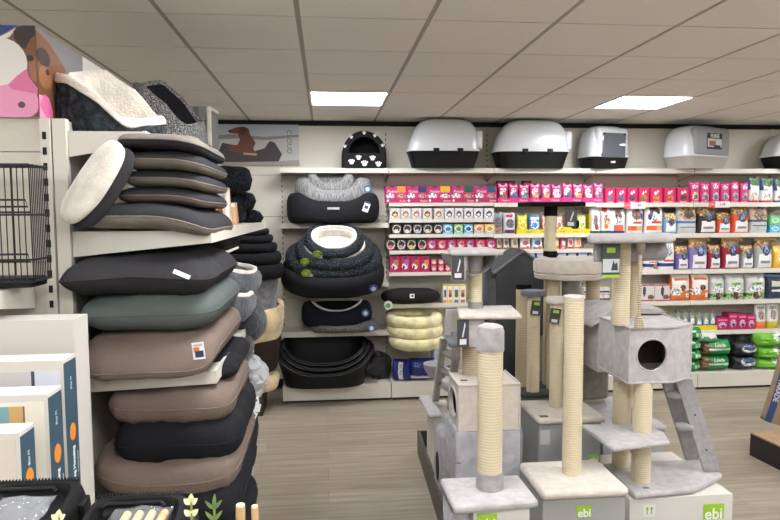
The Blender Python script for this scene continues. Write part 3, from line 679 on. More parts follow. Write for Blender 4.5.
for i in range(6):
    a, b = X_(tr_e[i], FP, 200) + .002, X_(tr_e[i + 1], FP, 200) - .002; w = b - a; h = .05
    mb = MB().box(0, w, 0, .004, 0, h).box(0, w, .1, .104, 0, h * 1.5).box(0, .003, .004, .1, 0, h).box(w - .003, w, .004, .1, 0, h).box(.003, w - .003, .004, .1, 0, .003)
    t = solo('display_tray', mb, P(200, 44, 116), 'shallow pink display tray, %s of six under the tall pink pouches' % ORD[i], 'display tray', (a, FP, zC[0] + .001), group='pink display trays', smooth=False)
    lettering('Poésie', .03, P(240, 190, 212), t, (w * .7, -.0008, h * .5), shear=.3)
xs = [(604.2, 614), (615, 625.2), (626.2, 636.2), (637.5, 647.8), (649.2, 661), (663, 674.2), (676, 687.6)]
cs = [('grey', (120, 110, 130)), ('slate', (90, 96, 130)), ('plum', (110, 60, 90)), ('olive', (150, 140, 70)), ('orange-brown', (200, 120, 60)), ('copper', (190, 110, 60)), ('maroon', (110, 60, 60))]
for i, ((x0, x1), (n, c)) in enumerate(zip(xs, cs)):
    pack('treat_box', 'box', x0, x1, 188, zD[0], .10, (206, 30, 92), [(.18, .82, .10, .62, (196, 60, 90)), ('e', .5, .34, .3, .2, c), ('e', .42, .66, .12, .12, WHT), ('e', .64, .74, .1, .1, WHT), (.2, .8, .03, .1, (240, 190, 200))],
         'short pink treat box with %s picture, %s of the short pink boxes' % (n, ORD[i]), 'treat box', 'short pink treat boxes', FP, i)
xs = [(689.4, 699.3), (699.8, 709.5), (709.9, 719.4), (719.8, 729.2), (729.6, 739), (739.4, 748)]
for i, (x0, x1) in enumerate(xs):
    pack('treat_pouch', 'pouch', x0, x1, 181.5 + (i % 2), zD[0], .08, (204, 44, 116), [('e', .5, .76, .28, .1, (240, 200, 214)), ('e', .5, .30, .34, .2, (236, 200, 150) if i == 0 else (170, 160, 172)), ('e', .52, .27, .2, .12, (110, 96, 104)), (.05, .95, .86, .93, (228, 110, 160)), (.1, .9, .02, .08, (236, 120, 150))],
         'magenta pouch with a round dish picture, %s left of the white leaf-topped packs' % ['sixth', 'fifth', 'fourth', 'third', 'second', 'first'][i], 'treat pouch', 'magenta treat pouches', FP, i)
for i, (x0, x1) in enumerate(((747.5, 759.6), (760.3, 773), (774, 787))):
    o = pack('snack_bag', 'pouch', x0, x1, 177 + i, zD[0], .1, (226, 228, 224), [('e', .55, .84, .5, .2, (70, 110, 56)), (0, .14, .5, 1, (40, 70, 130)), ('e', .5, .24, .34, .16, (216, 196, 178)), (0, 1, 0, .07, (190, 60, 90) if i < 2 else (40, 80, 150))], 'white pack with a green leaf top, %s right of the magenta pouches' % ORD[i], 'snack bag', 'white leaf-topped packs', FP, i)
    lettering('SNA', .032, WHITE, o, (0, -.058, size(o).z * .58), bold=.001)
for i, (px, py) in enumerate(((500, 180), (509, 179), (525, 180))):
    solo('treat_pouch', pack_mesh('pillow', .10, .09, .05, (120, 28, 50), [('e', .5, .5, .3, .3, (150, 60, 60))], i), None, 'dark red bag stored behind the tall pink pouches, %s from the carton end' % ORD[i], 'treat pouch', (X_(px, 6.2), 6.19, zC[0] + .13), group='dark red bags at the back')
# the boxes they lie on
solo('storage_carton', MB().rbox(-.17, .17, -.05, .05, 0, .125, .003), P(120, 34, 56), 'low dark red carton behind the tall pink pouches', 'carton', (X_(512, 6.2), 6.195, zC[0] + .002))

# ------------------------------------------------------------------ bay behind the black-topped post
pack('food_bag', 'pouch', 493, 503, 213, zC[1], .07, (140, 146, 150), [('e', .5, .5, .34, .3, (92, 98, 106)), ('e', .55, .2, .3, .12, (170, 120, 90))], 'grey food pouch at the end of the yellow pouch row', 'food pouch', None, FP)
pack('food_bag', 'pouch', 503.4, 516, 213, zC[1], .08, (196, 194, 200), [('e', .5, .86, .3, .08, (180, 40, 70)), ('e', .55, .5, .34, .22, (96, 92, 96)), (.1, .9, .04, .2, (96, 60, 90))], 'pale grey dog food pouch next to the yellow pouches', 'food pouch', None, FP)
yl = [(517.2, 528, (214, 196, 40), 'yellow', (236, 226, 120)), (529, 541, (58, 124, 190), 'blue', (220, 226, 236)), (541.6, 549, (216, 120, 60), 'orange', (236, 210, 190)), (555, 563.6, (206, 110, 70), 'rust', (240, 220, 200)), (577.5, 587, (176, 184, 60), 'lime', (230, 230, 180))]
for i, (x0, x1, c, n, c2) in enumerate(yl):
    pack('treat_pouch', 'pouch', x0, x1, 214, zC[1] + .004, .07, c, [('e', .5, .46, .38, .24, c2), ('e', .5, .42, .24, .12, c), (.15, .85, .72, .84, c2), (.05, .95, .92, 1, (60, 70, 60))], '%s pouch standing in the yellow display tray' % n, 'treat pouch', 'pouches in the yellow tray', FP + .012, i)
a, b = X_(516.5, FP), X_(589.5, FP); w = b - a
mb = MB().box(0, w, 0, .004, 0, .045).box(0, w, .12, .124, 0, .07).box(0, .004, .004, .12, 0, .06).box(w - .004, w, .004, .12, 0, .19).box(.004, w - .004, .004, .12, 0, .003)
t = solo('display_tray', mb, P(220, 200, 40), 'long yellow display tray behind the black-topped post', 'display tray', (a, FP, zC[1] + .001), smooth=False)
for u in (.16, .36, .62, .8): lettering('snack', .026, P(150, 110, 30), t, (w * u, -.0008, .022), shear=.3)
for i, (x0, x1, c, c2) in enumerate(((496.5, 502.5, (206, 196, 180), (120, 100, 80)), (503.3, 510, (206, 196, 180), (90, 80, 70)), (511.5, 519, (206, 196, 180), (130, 110, 90)), (520.5, 531.5, (224, 222, 222), (170, 60, 80)), (532.5, 543.5, (222, 224, 226), (50, 80, 130)), (544.5, 552, (150, 170, 80), (230, 230, 210)), (553, 560, (226, 200, 60), WHT), (561, 567, (214, 90, 120), WHT), (568, 574.5, (222, 208, 200), (190, 50, 80)), (575, 582.5, (226, 206, 190), (216, 120, 70)))):
    pack('small_food_bag', 'pouch', x0, x1, 237.4, zC[2], .08, c, [('e', .5, .52, .3, .2, c2), (.1, .9, .06, .18, c2), ('e', .7, .14, .22, .14, (226, 130, 80))], 'small food bag, %s from the left on the shelf above the blue boxes' % ORD[i], 'food bag', 'small food bags', FP, i)
for i, (x0, x1) in enumerate(((526.5, 535.5), (536, 545.5), (546, 557), (557.5, 567), (567.5, 577), (577.5, 588.5))):
    pack('blue_box', 'box', x0, x1, 252.8, zC[3], .12, (36, 54, 110), [(.1, .9, .8, .94, (190, 200, 220)), ('e', .5, .4, .3, .2, (90, 120, 180))], 'dark blue box, %s from the left above the cream round bed' % ORD[i], 'food box', 'dark blue boxes', FP)

# ------------------------------------------------------------------ big bags on the right-hand bays
def big(x0, x1, yt, z, base, spec, lab, grp, seed=0, d=.11, kind='sack', name='food_bag', cat='food bag', front=None):
    return pack(name, kind, x0, x1, yt, z, d, base, spec, lab, cat, grp, front or FP, seed)
G2 = 'food bags on the second product shelf'
W_, OR2 = (228, 226, 222), (222, 104, 52)
big(590.5, 600.5, 207.5, zD[1], W_, [('e', .45, .5, .2, .24, (120, 120, 116)), ('e', .6, .26, .2, .1, (190, 60, 60)), (0, 1, 0, .13, (30, 110, 60))], 'white food bag with green foot, first beyond the yellow tray', G2, 1)
big(600.8, 611, 207.5, zD[1], W_, [('e', .4, .9, .3, .1, (200, 40, 50)), ('e', .5, .5, .3, .2, (190, 150, 120)), ('e', .5, .3, .2, .1, (216, 110, 60)), (0, 1, 0, .13, (30, 110, 60))], 'white food bag with red top and green foot', G2, 2)
big(610, 626, 209.5, zD[1], W_, [('e', .5, .78, .22, .2, (110, 84, 74)), ('e', .5, .55, .18, .16, (200, 196, 196)), (.2, .8, .24, .36, (206, 90, 80)), (.2, .8, .13, .24, OR2), (0, 1, 0, .14, (40, 64, 130))], 'white dog food bag with orange band standing in a blue tray', G2, 3)
big(627, 644, 207, zD[1], W_, [('e', .55, .72, .3, .2, (120, 90, 76)), ('e', .86, .66, .12, .12, (50, 60, 120)), (.3, .86, .36, .46, (206, 70, 60)), (.05, .7, .13, .3, OR2), (.55, .95, .13, .3, (224, 160, 120)), (.2, .9, 0, .06, (40, 40, 44))], 'white dog food bag with orange foot, left of the dark-topped one', G2, 4)
big(645.4, 663.5, 206.5, zD[1], W_, [('e', .5, .84, .3, .18, (84, 66, 60)), ('e', .2, .62, .12, .12, (50, 60, 120)), ('e', .5, .62, .16, .2, (214, 210, 208)), (.3, .86, .36, .46, (206, 70, 60)), (.05, .6, .13, .3, OR2), (.6, .95, .13, .3, (224, 160, 120)), (.3, .9, 0, .06, (40, 40, 44))], 'white dog food bag with orange foot and dark top picture', G2, 5)
big(664.3, 677, 213, zD[1], (110, 160, 200), [(.08, .92, .08, .48, (226, 228, 228)), ('e', .5, .82, .5, .2, (206, 170, 110)), ('e', .5, .55, .24, .2, (90, 90, 96))], 'small light blue dog food bag with kibble picture', G2, 6)
big(677.6, 697, 206.5, zD[1], (196, 196, 192), [(0, 1, .36, .46, (50, 110, 170)), ('e', .5, .74, .46, .26, (176, 146, 104)), ('e', .55, .72, .26, .16, (80, 66, 56)), (.1, .9, .22, .27, (90, 120, 150))], 'large grey bag with a blue wave band and dog picture', G2, 7)
def kib(bodyc, small=False): return [(.14, .94, .06, .46, (228, 226, 224)), ('e', .5, .86, .6, .24, (186, 146, 92)), ('e', .35, .72, .2, .14, (120, 96, 74)), ('e', .75, .74, .2, .14, (84, 68, 58)), ('e', .55, .56, .2, .16, (56, 54, 62)), ('e', .56, .6, .13, .1, (110, 140, 190)), (.26, .82, .18, .24, (130, 130, 134))]
big(698, 716.6, 206.5, zD[1], (58, 44, 42), kib(0), 'large dark brown kibble bag with white panel', G2, 8)
big(717, 731, 212.5, zD[1], (216, 90, 44), kib(0), 'small orange kibble bag between the brown and big orange bags', G2, 9)
big(732, 749, 206.5, zD[1], (216, 90, 44), kib(0), 'large orange kibble bag with white panel', G2, 10)
big(750, 768, 206.5, zD[1], (190, 194, 192), [(0, 1, .4, .5, (50, 84, 96)), ('e', .5, .74, .46, .26, (160, 128, 96)), ('e', .5, .74, .24, .14, (84, 70, 60)), (.1, .9, .24, .29, (80, 90, 96))], 'large grey bag with a dark teal wave band', G2, 11)
for i, (yt, zb, c, n) in enumerate(((223.2, zD[1], (80, 170, 200), 'light blue'), (214.3, zD[1] + .085, (110, 190, 120), 'green'))):
    a, b = X_(769, FP), X_(779, FP)
    solo('food_pack', pack_mesh('box', b - a, .082, .1, c, [('e', .5, .5, .34, .3, (230, 230, 220)), ('e', .5, .46, .2, .16, c)]), None, '%s square pack %s beside the teal-banded bag' % (n, 'on top' if i else 'below'), 'food pack', ((a + b) / 2, FP + .05, zb + .002))
G3 = 'food bags on the third product shelf'
blu = [(0, 1, .12, .26, (40, 60, 130)), (.3, 1, .28, .34, (196, 60, 70)), ('e', .4, .7, .3, .2, (160, 160, 160)), ('e', .8, .16, .16, .12, (180, 140, 110))]
big(632, 644.5, 246, zD[2], W_, blu, 'white bag with blue band half hidden behind the hanging rope', G3, 1)
big(645, 659, 245, zD[2], W_, blu, 'white bag with blue band right of the hanging rope', G3, 2)
big(660, 676, 242.5, zD[2], W_, [(0, 1, .12, .26, (40, 60, 130)), (.25, .9, .30, .38, (196, 60, 70)), ('e', .5, .72, .34, .22, (176, 178, 180))], 'larger white bag with blue band and sketched picture', G3, 3)
big(677.5, 690, 246.5, zD[2], (110, 100, 160), kib(0), 'small purple kibble bag', G3, 4)
big(690.5, 709, 238, zD[2], (140, 124, 186), kib(0) + [(0, 1, .87, 1, (200, 164, 108))], 'large lilac kibble bag with gold rolled top', G3, 5)
big(709.8, 722, 245, zD[2], (150, 46, 60), kib(0), 'small dark red kibble bag', G3, 6)
big(723.5, 741.5, 237.5, zD[2], (150, 36, 52), kib(0) + [(0, 1, .87, 1, (200, 164, 108))], 'large dark red kibble bag with gold rolled top', G3, 7)
big(742.3, 755, 245.5, zD[2], (160, 160, 158), kib(0), 'small grey kibble bag', G3, 8)
big(756.5, 774, 237.5, zD[2], (166, 168, 164), kib(0) + [(0, 1, .87, 1, (200, 164, 108))], 'large grey kibble bag with gold rolled top', G3, 9)
big(774.5, 788, 246, zD[2], (226, 176, 60), [('e', .6, .5, .3, .24, W_), ('e', .5, .8, .4, .1, (240, 210, 120))], 'yellow food bag at the photo edge', G3, 10)
for i, (px, w) in enumerate(((699.5, .19), (732.5, .185), (766, .185))):   # rolled paper tops
    Y = FP + .03
    mb = MB().surf(lambda u, v: (w * (u - .5), .09 * (v - .5) * 1.0, .05 + .012 * math.sin(PI * u) - .07 * v * v * 0 - .05 * (1 - v) ** 2), 10, 6)
    n0 = len(mb.f); mb.surf(lambda u, v: (w * (u - .5), .09 * (v - .5) + .002, .044 + .012 * math.sin(PI * u) - .05 * (1 - v) ** 2), 10, 6)
    solo('paper_cover', mb, P(206, 168, 100), 'gold paper sheet folded over the top of the large %s kibble bag' % ['lilac', 'dark red', 'grey'][i], 'paper cover', (X_(px, Y), FP + .05, Z_(239.5, FP, px) - .012))
for i, (x0, x1) in enumerate(((641, 655.6), (656.2, 671))):
    pack('treat_box', 'box', x0, x1, 284.5, zD[3], .1, (206, 200, 196), [(0, 1, .9, 1, (170, 40, 44)), (0, 1, 0, .10, (170, 40, 44)), ('e', .3 + .2 * i, .6, .1, .3, (60, 56, 60)), ('e', .75, .25, .22, .14, (120, 84, 64))], 'red-edged white box %s the hanging rope' % ['next to', 'further from'][i], 'treat box', 'red-edged white boxes', FP)
for i, x0 in enumerate((585, 591.5, 598, 604.5)):
    for j in range(2):
        a, b = X_(x0, FP), X_(x0 + 6, FP)
        solo('small_tin_box', pack_mesh('box', b - a, .07, .08, (216, 214, 210), [(0, 1, .3, .55, (60, 56, 60)), (0, 1, 0, .1, (170, 40, 44))]), None, 'small white banded carton, %s from the left in the %s layer below the round bed' % (ORD[i], ['lower', 'upper'][j]), 'carton', ((a + b) / 2, FP + .05, zD[3] + .002 + .074 * j), group='small banded cartons')
G4 = 'food bags on the fourth product shelf'
orb = [(.06, .94, .36, .94, (226, 222, 214)), (.14, .86, .74, .84, (206, 100, 50)), ('e', .6, .48, .14, .12, (110, 70, 44)), ('e', .85, .2, .12, .08, (230, 224, 214)), ('e', .25, .34, .3, .14, (226, 222, 214))]
big(672.5, 692.3, 274, zD[3], (208, 116, 54), orb, 'orange and white food bag, left one of the pair', G4, 1)
big(692.8, 711.5, 273.5, zD[3], (208, 116, 54), orb, 'orange and white food bag, right one of the pair beside the grey-green bags', G4, 2)
ggb = [('e', .5, .62, .26, .06, (110, 160, 76)), ('e', .15, .16, .2, .1, (120, 170, 80)), ('e', .9, .16, .2, .1, (120, 170, 80)), ('e', .55, .2, .2, .2, (92, 72, 60)), ('e', .66, .26, .08, .12, (206, 170, 150)), ('e', .5, .42, .4, .12, (226, 230, 230))]
big(712, 726.8, 275, zD[3], (190, 192, 188), ggb, 'narrow grey-green animal food bag beside the orange pair', G4, 3)
big(727.6, 747.2, 274, zD[3], (194, 196, 190), ggb, 'wide grey-green animal food bag between two like it', G4, 4)
big(747.9, 768.4, 274, zD[3], (194, 196, 190), ggb, 'wide grey-green animal food bag next to the dark blue bag', G4, 5)
big(769.2, 788, 274, zD[3], (44, 54, 70), [(0, 1, .86, .97, (110, 150, 196)), (.2, .9, .5, .7, (200, 196, 180)), (.2, .7, .3, .36, W_), (0, 1, 0, .06, (70, 110, 170))], 'dark blue food bag at the photo edge', G4, 6)
for i in range(8):
    x0 = 664.5 + i * 6.9
    o = pack('small_pouch', 'pouch', x0, x0 + 6.4, 312.8 + (i * 7 % 4), zD[4] + .004, .05, (122, 138, 150), [('e', .5, .5, .34, .2, (226, 228, 220)), ('e', .5, .78, .2, .08, (206, 200, 60)), ('e', .5, .3, .3, .08, (60, 110, 160))], 'small blue-grey pouch with yellow cap, %s from the left in the yellow trays' % ORD[i], 'small pouch', 'small capped pouches', FP + .014, i)
    part('cap', MB().lathe([(.007, 0), (.007, .022), (.005, .024)], 10), P(220, 200, 50), o, True, (0, 0, size(o).z))
for i in range(2):
    a, b = X_(664 + 28 * i, FP), X_(691.5 + 28 * i, FP); w = b - a
    mb = MB().box(0, w, 0, .004, 0, .05).box(0, w, .1, .104, 0, .06).box(0, .004, .004, .1, 0, .05).box(w - .004, w, .004, .1, 0, .05).box(.004, w - .004, .004, .1, 0, .003)
    solo('display_tray', mb, P(222, 200, 44), 'low yellow display tray, %s the magenta boxes' % ['further from', 'next to'][i], 'display tray', (a, FP, zD[4] + .001), smooth=False)
for i, (x0, x1, yt) in enumerate(((719, 731, 318), (731.3, 740.3, 313.5), (740.7, 749.5, 314), (749.8, 758.5, 315))):
    pack('treat_box', 'box', x0, x1, yt, zD[4], .12, (170, 30, 90), [('e', .5, .4, .34, .24, (222, 170, 196)), ('e', .55, .3, .18, .12, (90, 70, 80)), (.1, .9, .76, .86, (226, 120, 160))], 'magenta treat box, %s from the yellow trays on the lowest product shelf' % ORD[i], 'treat box', 'magenta boxes on the lowest shelf', FP)
for i, (x0, x1, c) in enumerate(((758.8, 770.5, (222, 120, 50)), (771, 783, (190, 180, 50)))):
    big(x0, x1, 304.5, zD[4], (216, 214, 208), [(0, 1, 0, .28, c), ('e', .5, .56, .26, .2, (150, 130, 120)), (.2, .8, .8, .9, (160, 160, 160))], 'white pouch with %s foot on the lowest product shelf' % ['orange', 'yellow'][i], None, i, .08, 'pouch')
for (px, y0, lab) in ((635, 205.5, 'red and white price flag over the orange-footed dog food bags'), (719.5, 204.5, 'red and white price flag over the orange kibble bags')):
    a = at(px, y0, Y=FR - .006)
    mb = MB().box(-.11, .11, -.001, .001, -.03, .03, 0).box(-.11, -.045, -.0016, 0, -.03, .03, 1)
    t = solo('price_flag', mb, [WHITE, P(214, 96, 104)], lab, 'price tag', (a.x, FR - .004, a.z), smooth=False)
    lettering('1.49', .036, P(150, 50, 120) if px < 700 else P(200, 60, 80), t, (.03, -.002, 0), bold=.0006); lettering('ACTIE', .018, WHITE, t, (-.078, -.0022, 0))
# litter and pellet packs on the plinth
YQ = 5.90
def pile(name, x0, x1, y0, y1, base, spec, lab, grp, seed, d=.22, Y=YQ, txt=None):
    a, b = X_(x0, Y, 370), X_(x1, Y, 370); z0, z1 = Z_(y1, Y, 720), Z_(y0, Y, 720)
    return a, b, z0, z1
GRN = (34, 134, 66); BRW = (112, 88, 62)
def stackpacks(x0, x1, ys, base, spec, name, labs, grp, seed, d=.24, txt=None, cat='pet litter pack'):
    a, b = X_(x0, YQ, 370), X_(x1, YQ, 370); z = ZB + .002
    for i, (h, lab) in enumerate(zip(ys, labs)):
        o = solo(name, pack_mesh('pillow', b - a, h, d, base, spec, seed + i), None, lab, cat, ((a + b) / 2 + (.012 if i % 2 else 0), YQ + d / 2, z), (0, 0, .03 * (-1) ** i), grp); z += h * .985
        if txt:
            for (s, size, dx, dz, m) in txt: lettering(s, size, m, o, (dx, -d / 2 - .006, h * dz), bold=.0008)
stackpacks(683, 702.5, [.108, .108, .105, .115], GRN, [(.62, .9, .3, .62, (200, 220, 196)), (.1, .6, .7, .85, (200, 220, 200))], 'pellet_bag', ['lowest green pellet bag in the stack beside the cat tree ladder', 'second-lowest green pellet bag beside the cat tree ladder', 'third green pellet bag up beside the cat tree ladder', 'topmost green pellet bag beside the cat tree ladder'], 'stacked green pellet bags', 1, txt=[('13', .04, .055, .46, P(34, 110, 60))])
stackpacks(702.5, 732.5, [.15, .15], GRN, [('e', .1, .45, .2, .6, BRW), (.2, .92, .4, .56, (214, 224, 210)), (.62, .92, .4, .56, (180, 210, 180))], 'pellet_bag', ['lower wide green pellet bag with brown animal picture', 'upper wide green pellet bag with brown animal picture'], 'wide green pellet bags', 5, txt=[('Linda', .052, .01, .76, WHITE)])
stackpacks(735, 758.5, [.14, .135], (26, 26, 29), [('e', .6, .58, .34, .3, (200, 204, 210)), ('e', .6, .68, .26, .2, (70, 84, 120)), (.1, .95, .08, .13, (120, 120, 124))], 'litter_pack', ['lower black litter pack with white swoosh', 'upper black litter pack with white swoosh'], 'black litter packs', 7)
stackpacks(759.5, 787, [.10, .125, .13], (112, 178, 52), [('e', .8, .75, .3, .3, (214, 224, 206)), ('e', .85, .78, .16, .16, (70, 90, 130))], 'litter_pack', ['lowest lime green litter pack', 'middle lime green litter pack', 'topmost lime green litter pack'], 'lime green litter packs', 9)
a = at(715, 352, Y=YQ)
solo('crumpled_bag', pack_mesh('pillow', .2, .07, .18, (206, 212, 202), [('e', .3, .5, .2, .4, (60, 140, 80)), ('e', .7, .4, .2, .3, (120, 160, 120))], 3), None, 'crumpled white and green bag lying on the wide green pellet bags', 'bag', (X_(714, YQ), YQ + .12, ZB + .002 + .298), (.2, 0, .1))
solo('dark_sack', pack_mesh('sack', .24, .34, .12, (84, 78, 76), [(0, 1, .72, .9, (38, 42, 62))], 2), None, 'grey-brown sack with dark blue top behind the green pellet bags', 'sack', (X_(727, 6.2), 6.20, ZB + .002))
solo('grey_sack', pack_mesh('sack', .24, .30, .12, (120, 118, 112), [], 6), None, 'plain grey bag behind the lime green litter packs', 'sack', (X_(752, 6.2), 6.20, ZB + .002))
# ------------------------------------------------------------------ the island shelving along the left
XG = -.85; YN = 2.22; YE = 4.26
zT, zM, zL, zK = 2.03, 1.70, 1.214, .46
t = thing('island_shelving', 'cream shelving run on the left piled with dog cushions and beds', 'shelving', (0, 0, 0))
mb = MB(); e2 = [0, .4, .8, 1.2, 1.6, 2.068]
for a, b in zip(e2, e2[1:]): mb.box(XG - .03, XG, YN, YE, a + .001, b - .001)
part('back_panel', mb, CREAM2, t, False)
mb = MB().box(XG - .03, XG + .012, YN - .012, YN + .018, 0, 2.068).box(XG - .03, XG + .012, YE - .03, YE, 0, 2.068).box(XG - .03, XG + .012, 3.22, 3.25, 0, 2.068)
part('upright', mb, CREAM, t, False)
for (z, xf) in ((zT, -.60), (zM, -.395), (zL, -.39), (zK, -.50)):
    mb = MB()
    for (y0, y1) in ((YN + .004, 3.232), (3.236, YE - .004))[:1 if z == zL else 2]:
        mb.box(XG + .014, xf, y0, y1, z - .028, z)
        for yy in (y0, y1 - .004): mb.prism([(XG + .014, z - (.085 if z > 1.5 else .06)), (xf, z - .042), (xf, z - .001), (XG + .014, z - .001)], yy - .001, yy + .0035, 0, 'Y')
    s = part('shelf', mb, CREAM, t, False)
    part('price_rail', MB().box(xf, xf + .010, YN + .004, 3.232 if z == zL else YE - .004, z - .042, z + .002), CREAM, s, False)
part('base_plinth', MB().box(XG + .014, -.50, YN, YE, .02, .14), CREAM, t, False)
# end display facing the aisle
t = thing('end_shelving', 'cream shelving end panel on the left carrying the black wire crate', 'shelving', (0, 0, 0))
mb = MB()
for a, b in zip([0, .4, .8, 1.2, 1.60, 2.0 - .04, 2.068], [.4, .8, 1.2, 1.60, 1.96, 2.068]): mb.box(-2.1, XG - .035, YN - .012, YN + .01, a + .0015, b - .0015)
part('back_panel', mb, CREAM2, t, False)
mb = MB().box(XG - .066, XG - .0345, YN - .02, YN - .013, 0, 2.068); slots(mb, XG - .052, .2, 2.05, YN - .02, 1, .012); part('upright', mb, [CREAM, SLOT], t, False)
zC_ = 1.535
s = part('shelf', MB().box(-2.0, -.955, 1.905, YN - .021, zC_ - .03, zC_).prism([(1.905, zC_ - .045), (YN - .021, zC_ - .085), (YN - .021, zC_ - .001), (1.905, zC_ - .001)], -.957, -.952, 0, 'X'), CREAM, t, False)
part('price_rail', MB().box(-2.0, -.951, 1.893, 1.904, zC_ - .045, zC_ + .002), CREAM, s, False)
# wire crate
cx1 = X_(31, 1.99, 220); cx0 = cx1 - .62; cy0, cy1 = 1.99, 2.11; cz0, cz1 = zC_ + .004, Z_(165, 1.99, 30)
t = thing('wire_crate', 'black wire dog crate standing on the left end shelf', 'dog crate', (cx0, cy0, cz0)); w, d, h = cx1 - cx0, cy1 - cy0, cz1 - cz0
WIRE = mat('wire_black', (24, 24, 25), .4)
def bar(mb, a, b, r=.0018, n=6): mb.tube([a, b], r, n)
mb = MB(); n = 36
for i in range(n + 1): bar(mb, (w * i / n, 0, 0.02), (w * i / n, 0, h))
for z in (.02, .085, h * .6, h * .62, h): bar(mb, (0, -.002, z), (w, -.002, z), .003)
part('front_panel', mb, WIRE, t)
mb = MB(); n = 10
for i in range(n + 1): bar(mb, (w, d * i / n, .02), (w, d * i / n, h))
for z in (.02, .085, h * .6, h): bar(mb, (w + .002, 0, z), (w + .002, d, z), .003)
part('side_panel', mb, WIRE, t)
mb = MB()
for i in range(19): bar(mb, (w * i / 18, 0, h), (w * i / 18, d, h + .004))
for i in range(5): bar(mb, (0, d * i / 4, h + .002), (w, d * i / 4, h + .002), .003)
part('roof_panel', mb, WIRE, t)
mb = MB()
for i in range(13): bar(mb, (w * i / 12, d, .02), (w * i / 12, d, h))
part('rear_panel', mb, WIRE, t)
part('floor_tray', MB().rbox(.006, w - .006, .006, d - .006, 0, .03, .008), DARKP, t)
mb = MB().tube([(.08, -.03, .035), (.2, -.045, .05), (w - .25, -.045, .045), (w - .12, -.02, .05)], .011, 8)
part('handle', mb, DARKP, t)
for z in (h * .28, h * .72):
    part('latch', MB().tube([(w - .10, -.008, z), (w - .01, -.008, z), (w - .004, -.008, z - .02), (w - .10, -.008, z - .02)], .003, 6), WIRE, t)

# header board with the printed photograph
hx, hz0, hz1 = XG - .065, 2.069, Z_(26, 2.2, 40)
t = thing('header_board', 'tall header board with a puppy and pink plush photo, above the wire crate', 'sign board', (hx, YN - .02, hz0)); H = hz1 - hz0
part('front_board', MB().box(-1.1, 0, 0, .012, 0, H), WHITE, t, False)
part('side_board', MB().box(-.012, 0, .0125, 2.0, 0, H), CREAM, t, False)
pm = MB()
def fsh(pts, k, m): pm.prism([(p[0], p[1]) for p in pts], -.0007 * k, .001, m, 'Y')
def ell(cx, cz, rx, rz, n=24, f=1.0): return [(cx + rx * math.cos(2 * PI * i / n), cz + rz * math.sin(2 * PI * i / n)) for i in range(n)]
s_ = 2.2 / 641
def q(px, py): return ((px - 46) * s_, (117.5 - py) * s_)
def clipx(pts, x1=0.0, z0=0.0, z1=None):
    z1 = H if z1 is None else z1
    return [(min(x1, x), min(z1, max(z0, z))) for x, z in pts]
fsh([(-1.1, 0), (0, 0), (0, H), (-1.1, H)], 1, 1)
fsh(clipx([q(-120, 118), q(-120, 29), q(30, 29), q(20, 40), q(8, 46), q(-6, 50), q(-120, 70)]), 2, 0)
fsh(clipx([q(-120, 74), q(-8, 52), q(9, 47), q(22, 40), q(33, 28), q(36, 28), q(26, 42), q(10, 51), q(-8, 56), q(-120, 80)]), 3, 2)
fsh(clipx([q(22, 47), q(26, 40), q(31, 34), q(37, 30), q(50, 30), q(60, 118), q(30, 118), q(34, 84), q(30, 64)]), 3, 3)
fsh(clipx([q(27, 45), q(27, 39), q(30, 35), q(35, 33), q(46, 33), q(50, 37), q(48, 42), q(42, 45), q(39, 50), q(37, 55), q(33, 53), q(30, 49)]), 4, 4)
fsh(clipx(ell(*q(45, 73), 6 * s_, 12 * s_)), 4, 5); fsh(clipx(ell(*q(41, 63), 3 * s_, 3 * s_)), 5, 4)
fsh(clipx(ell(*q(16, 68), 22 * s_, 23 * s_)), 5, 2); fsh(clipx(ell(*q(-20, 80), 25 * s_, 26 * s_)), 4, 2)
fsh(clipx(ell(*q(24, 104), 24 * s_, 17 * s_)), 6, 6); fsh(clipx([q(20, 88), q(28, 80), q(37, 73), q(39, 80), q(44, 88), q(52, 90), q(50, 96), q(24, 92)]), 7, 7)
fsh(clipx(ell(*q(6, 102), 5 * s_, 14 * s_)), 7, 8); fsh(clipx(ell(*q(31.5, 106), 3.2 * s_, 3 * s_)), 8, 9); fsh(clipx(ell(*q(-30, 112), 26 * s_, 12 * s_)), 7, 6)
INKS = [P(28, 62, 130), P(120, 118, 116), P(226, 222, 214), P(122, 80, 52), P(48, 34, 28), P(150, 102, 66), P(228, 150, 182), P(216, 112, 154), P(240, 200, 210), P(88, 70, 76)]
part('front_print', pm, INKS, t, False)
pm = MB()
def ssh(pts, k, m): pm.prism([(p[0], p[1]) for p in pts], -.001, .0007 * k, m, 'X')
L = .40
ssh([(0, 0), (L, 0), (L, H), (0, H)], 1, 1)
ssh([(0, .0), (0, H * .96), (.10, H * .9), (.22, H * .72), (.30, H * .4), (.28, 0)], 2, 3)
def sel(cy, cz, ry, rz): return [(max(0, cy + ry * math.cos(2 * PI * i / 24)), max(0, cz + rz * math.sin(2 * PI * i / 24))) for i in range(24)]
ssh(sel(.05, H * .70, .05, H * .10), 3, 4); ssh(sel(.055, H * .48, .05, H * .13), 3, 5); ssh(sel(.075, H * .55, .014, H * .035), 4, 4)
ssh([(.17, H * .1), (.21, H * .5), (.24, H * .62), (.265, H * .4), (.25, 0)], 3, 5); ssh([(.13, 0), (.12, H * .3), (.15, H * .42), (.17, H * .2), (.17, 0)], 3, 4)
ssh(sel(.02, H * .12, .075, H * .14), 5, 6); ssh([(0, H * .14), (.04, H * .28), (.07, H * .26), (.10, H * .12), (.10, 0), (.06, 0)], 6, 7)
part('side_print', pm, INKS, t, False)

